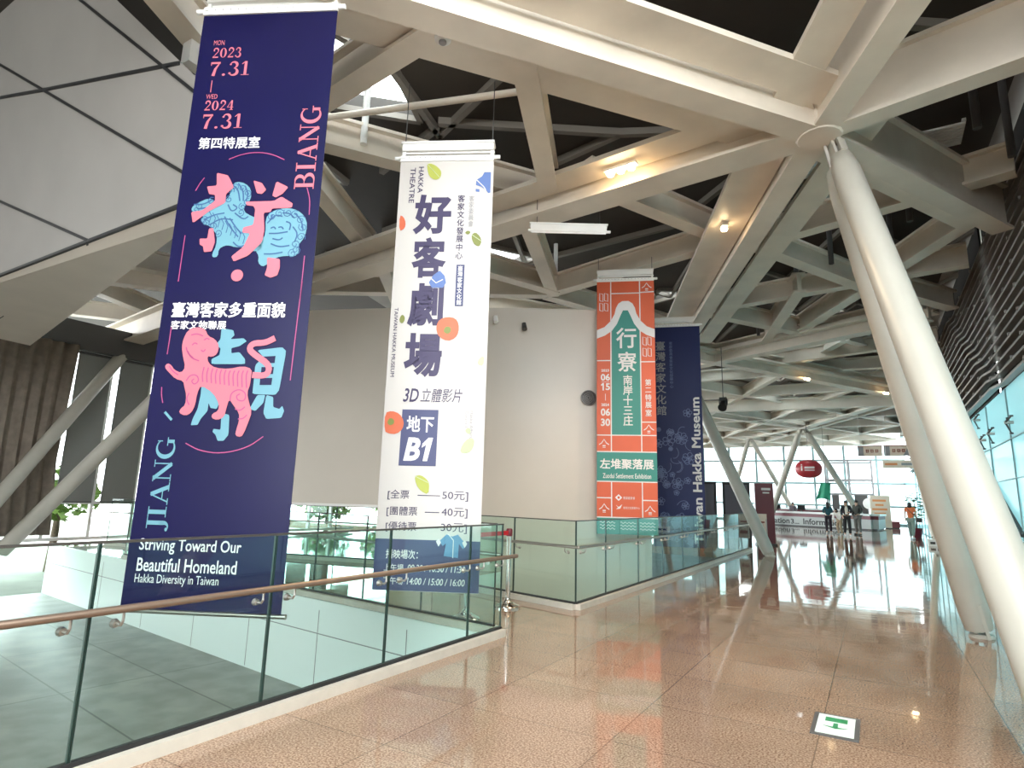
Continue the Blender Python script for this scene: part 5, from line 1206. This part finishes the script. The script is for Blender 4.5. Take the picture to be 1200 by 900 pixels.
    b.build('shirt' if not jacket else 'jacket', cloth('cloth_%02d%02d%02d' % tuple(int(99 * x) for x in top), top), t, True)
    if jacket:
        b = MB(); b.path([c('neck') + Vector((0, -.075, -.05)), c('chest') + Vector((0, -.115, 0)), c('waist') + Vector((0, -.10, -.06))], [.045, .07, .06], 12)
        b.build('shirt_front', cloth('cloth_%02d%02d%02d' % tuple(int(99 * x) for x in jacket), jacket), t, True)
    # lower garment
    Q = Rig(); p0 = Q.add(c('pelvis'), (.135 * f_ + o, .112 + o))
    if skirt:
        p1 = Q.add(c('pelvis') + Vector((0, 0, -.2)), (.16, .14), p0); Q.add(c('pelvis') + Vector((0, -.01, -.48)), (.17, .15), p1)
    else:
        for s_ in (-1, 1):
            a = Q.add(g('hip', s_), .092 * f_ + o, p0); k = Q.add(g('kn', s_), .066 + o, a); Q.add(g('an', s_) + Vector((0, 0, .02)), .050 + o * .6, k)
    vs, fs = skin_mesh(Q.v, Q.e, Q.r, 1); b = MB(); b.add(vs, fs)
    b.build('skirt' if skirt else 'trousers', cloth('cloth_%02d%02d%02d' % tuple(int(99 * x) for x in legs), legs), t, True)
    for s_ in (-1, 1):
        b = MB(); A_ = g('an', s_); T_ = g('toe', s_); 
        b.path([A_ + Vector((0, .05, -.045)), A_ + Vector((0, 0, -.04)), lerp(A_, T_, .6) + Vector((0, 0, -.012)), T_ + Vector((0, -.02, .005)), T_ + Vector((0, -.055, .005))], [.03, .042, .042, .036, .018], 12)
        zl = min(v[2] for v in b.v); 
        b.build('shoe', cloth('cloth_%02d%02d%02d' % tuple(int(99 * x) for x in shoes), shoes), t, True)
    return t
walk = dict(knR=(.09, -.12, .50), anR=(.09, -.16, .085), toeR=(.10, -.30, .03), knL=(-.09, .06, .49), anL=(-.09, .22, .11), toeL=(-.10, .08, .03), elR=(.21, .10, 1.14), wrR=(.20, .06, .90), elL=(-.21, -.03, 1.13), wrL=(-.19, -.16, .94))
walk2 = dict(walk); walk2.update(elR=(.23, 0, 1.15), wrR=(.10, -.18, 1.12))
person('person in teal jacket and dark trousers facing away at the desk, leftmost of the group', (-2.15, 36.3, 0.0), math.pi + 0.2, 1.62, 'f', dict(elR=(.22, -.06, 1.15), wrR=(.12, -.26, 1.10), elL=(-.22, -.06, 1.15), wrL=(-.12, -.26, 1.10)), top=(0.02, 0.10, 0.13), legs=(0.025, 0.02, 0.03), shoes=(0.5, 0.5, 0.5))
lean = dict(waist=(0, -.06, 1.02), chest=(0, -.16, 1.16), neck=(0, -.25, 1.29), skull=(0, -.31, 1.37), crown=(0, -.33, 1.45), pelvis=(0, 0.02, .88), sh=(.165, -.17, 1.27), el=(.22, -.25, 1.0), wr=(.17, -.33, .80), hip=(.085, 0.02, .83), kn=(.10, -.10, .46))
person('person in white shirt and tan trousers leaning forward in the middle of the group', (-1.62, 36.0, 0.0), -0.5, 1.45, 'f', lean, top=(0.75, 0.73, 0.70), legs=(0.36, 0.27, 0.18), shoes=(0.6, 0.58, 0.55), hair='bob')
person('person in open black jacket, cream top and black trousers walking toward the camera', (-1.22, 34.2, 0.0), 0.15, 1.70, 'f', walk2, top=(0.015, 0.015, 0.018), legs=(0.012, 0.012, 0.014), shoes=(0.7, 0.7, 0.7), hair='long', jacket=(0.7, 0.66, 0.58))
person('person in dark olive jacket and grey trousers at the right of the group', (-0.80, 36.2, 0.0), -0.6, 1.74, 'm', dict(elR=(.25, 0.0, 1.15), wrR=(.16, -.18, 1.0)), top=(0.045, 0.05, 0.045), legs=(0.16, 0.15, 0.14), shoes=(0.1, 0.1, 0.1), hair='short')
person('person in patterned dark top standing behind the information desk', (-5.0, 47.6, 0.0), 0.1, 1.62, 'f', None, top=(0.16, 0.13, 0.16), legs=(0.03, 0.03, 0.04), hair='bob')
person('person in orange top and grey green trousers walking away by the right wall', (1.42, 34.3, 0.0), math.pi - 0.25, 1.68, 'f', walk, top=(0.72, 0.17, 0.06), legs=(0.20, 0.26, 0.23), shoes=(0.6, 0.6, 0.6), hair='bob', sleeves=False)
t = thing('shoulder_bag', 'black shoulder bag worn across the back of the person in orange', 'bag', (1.74, 34.10, 0.86), math.pi - 0.25)
b = MB(); b.box((0, 0, 0.02), (0.22, 0.09, 0.18)); b.box((0, 0.0, 0.115), (0.20, 0.075, 0.02)); b.build('pouch', M['dark'], t)
b = MB(); b.path([(0.06, 0.0, 0.12), (0.20, 0.17, 0.30), (0.38, 0.20, 0.50), (0.46, 0.16, 0.60)], 0.014, 8); b.build('strap', M['dark'], t, True)
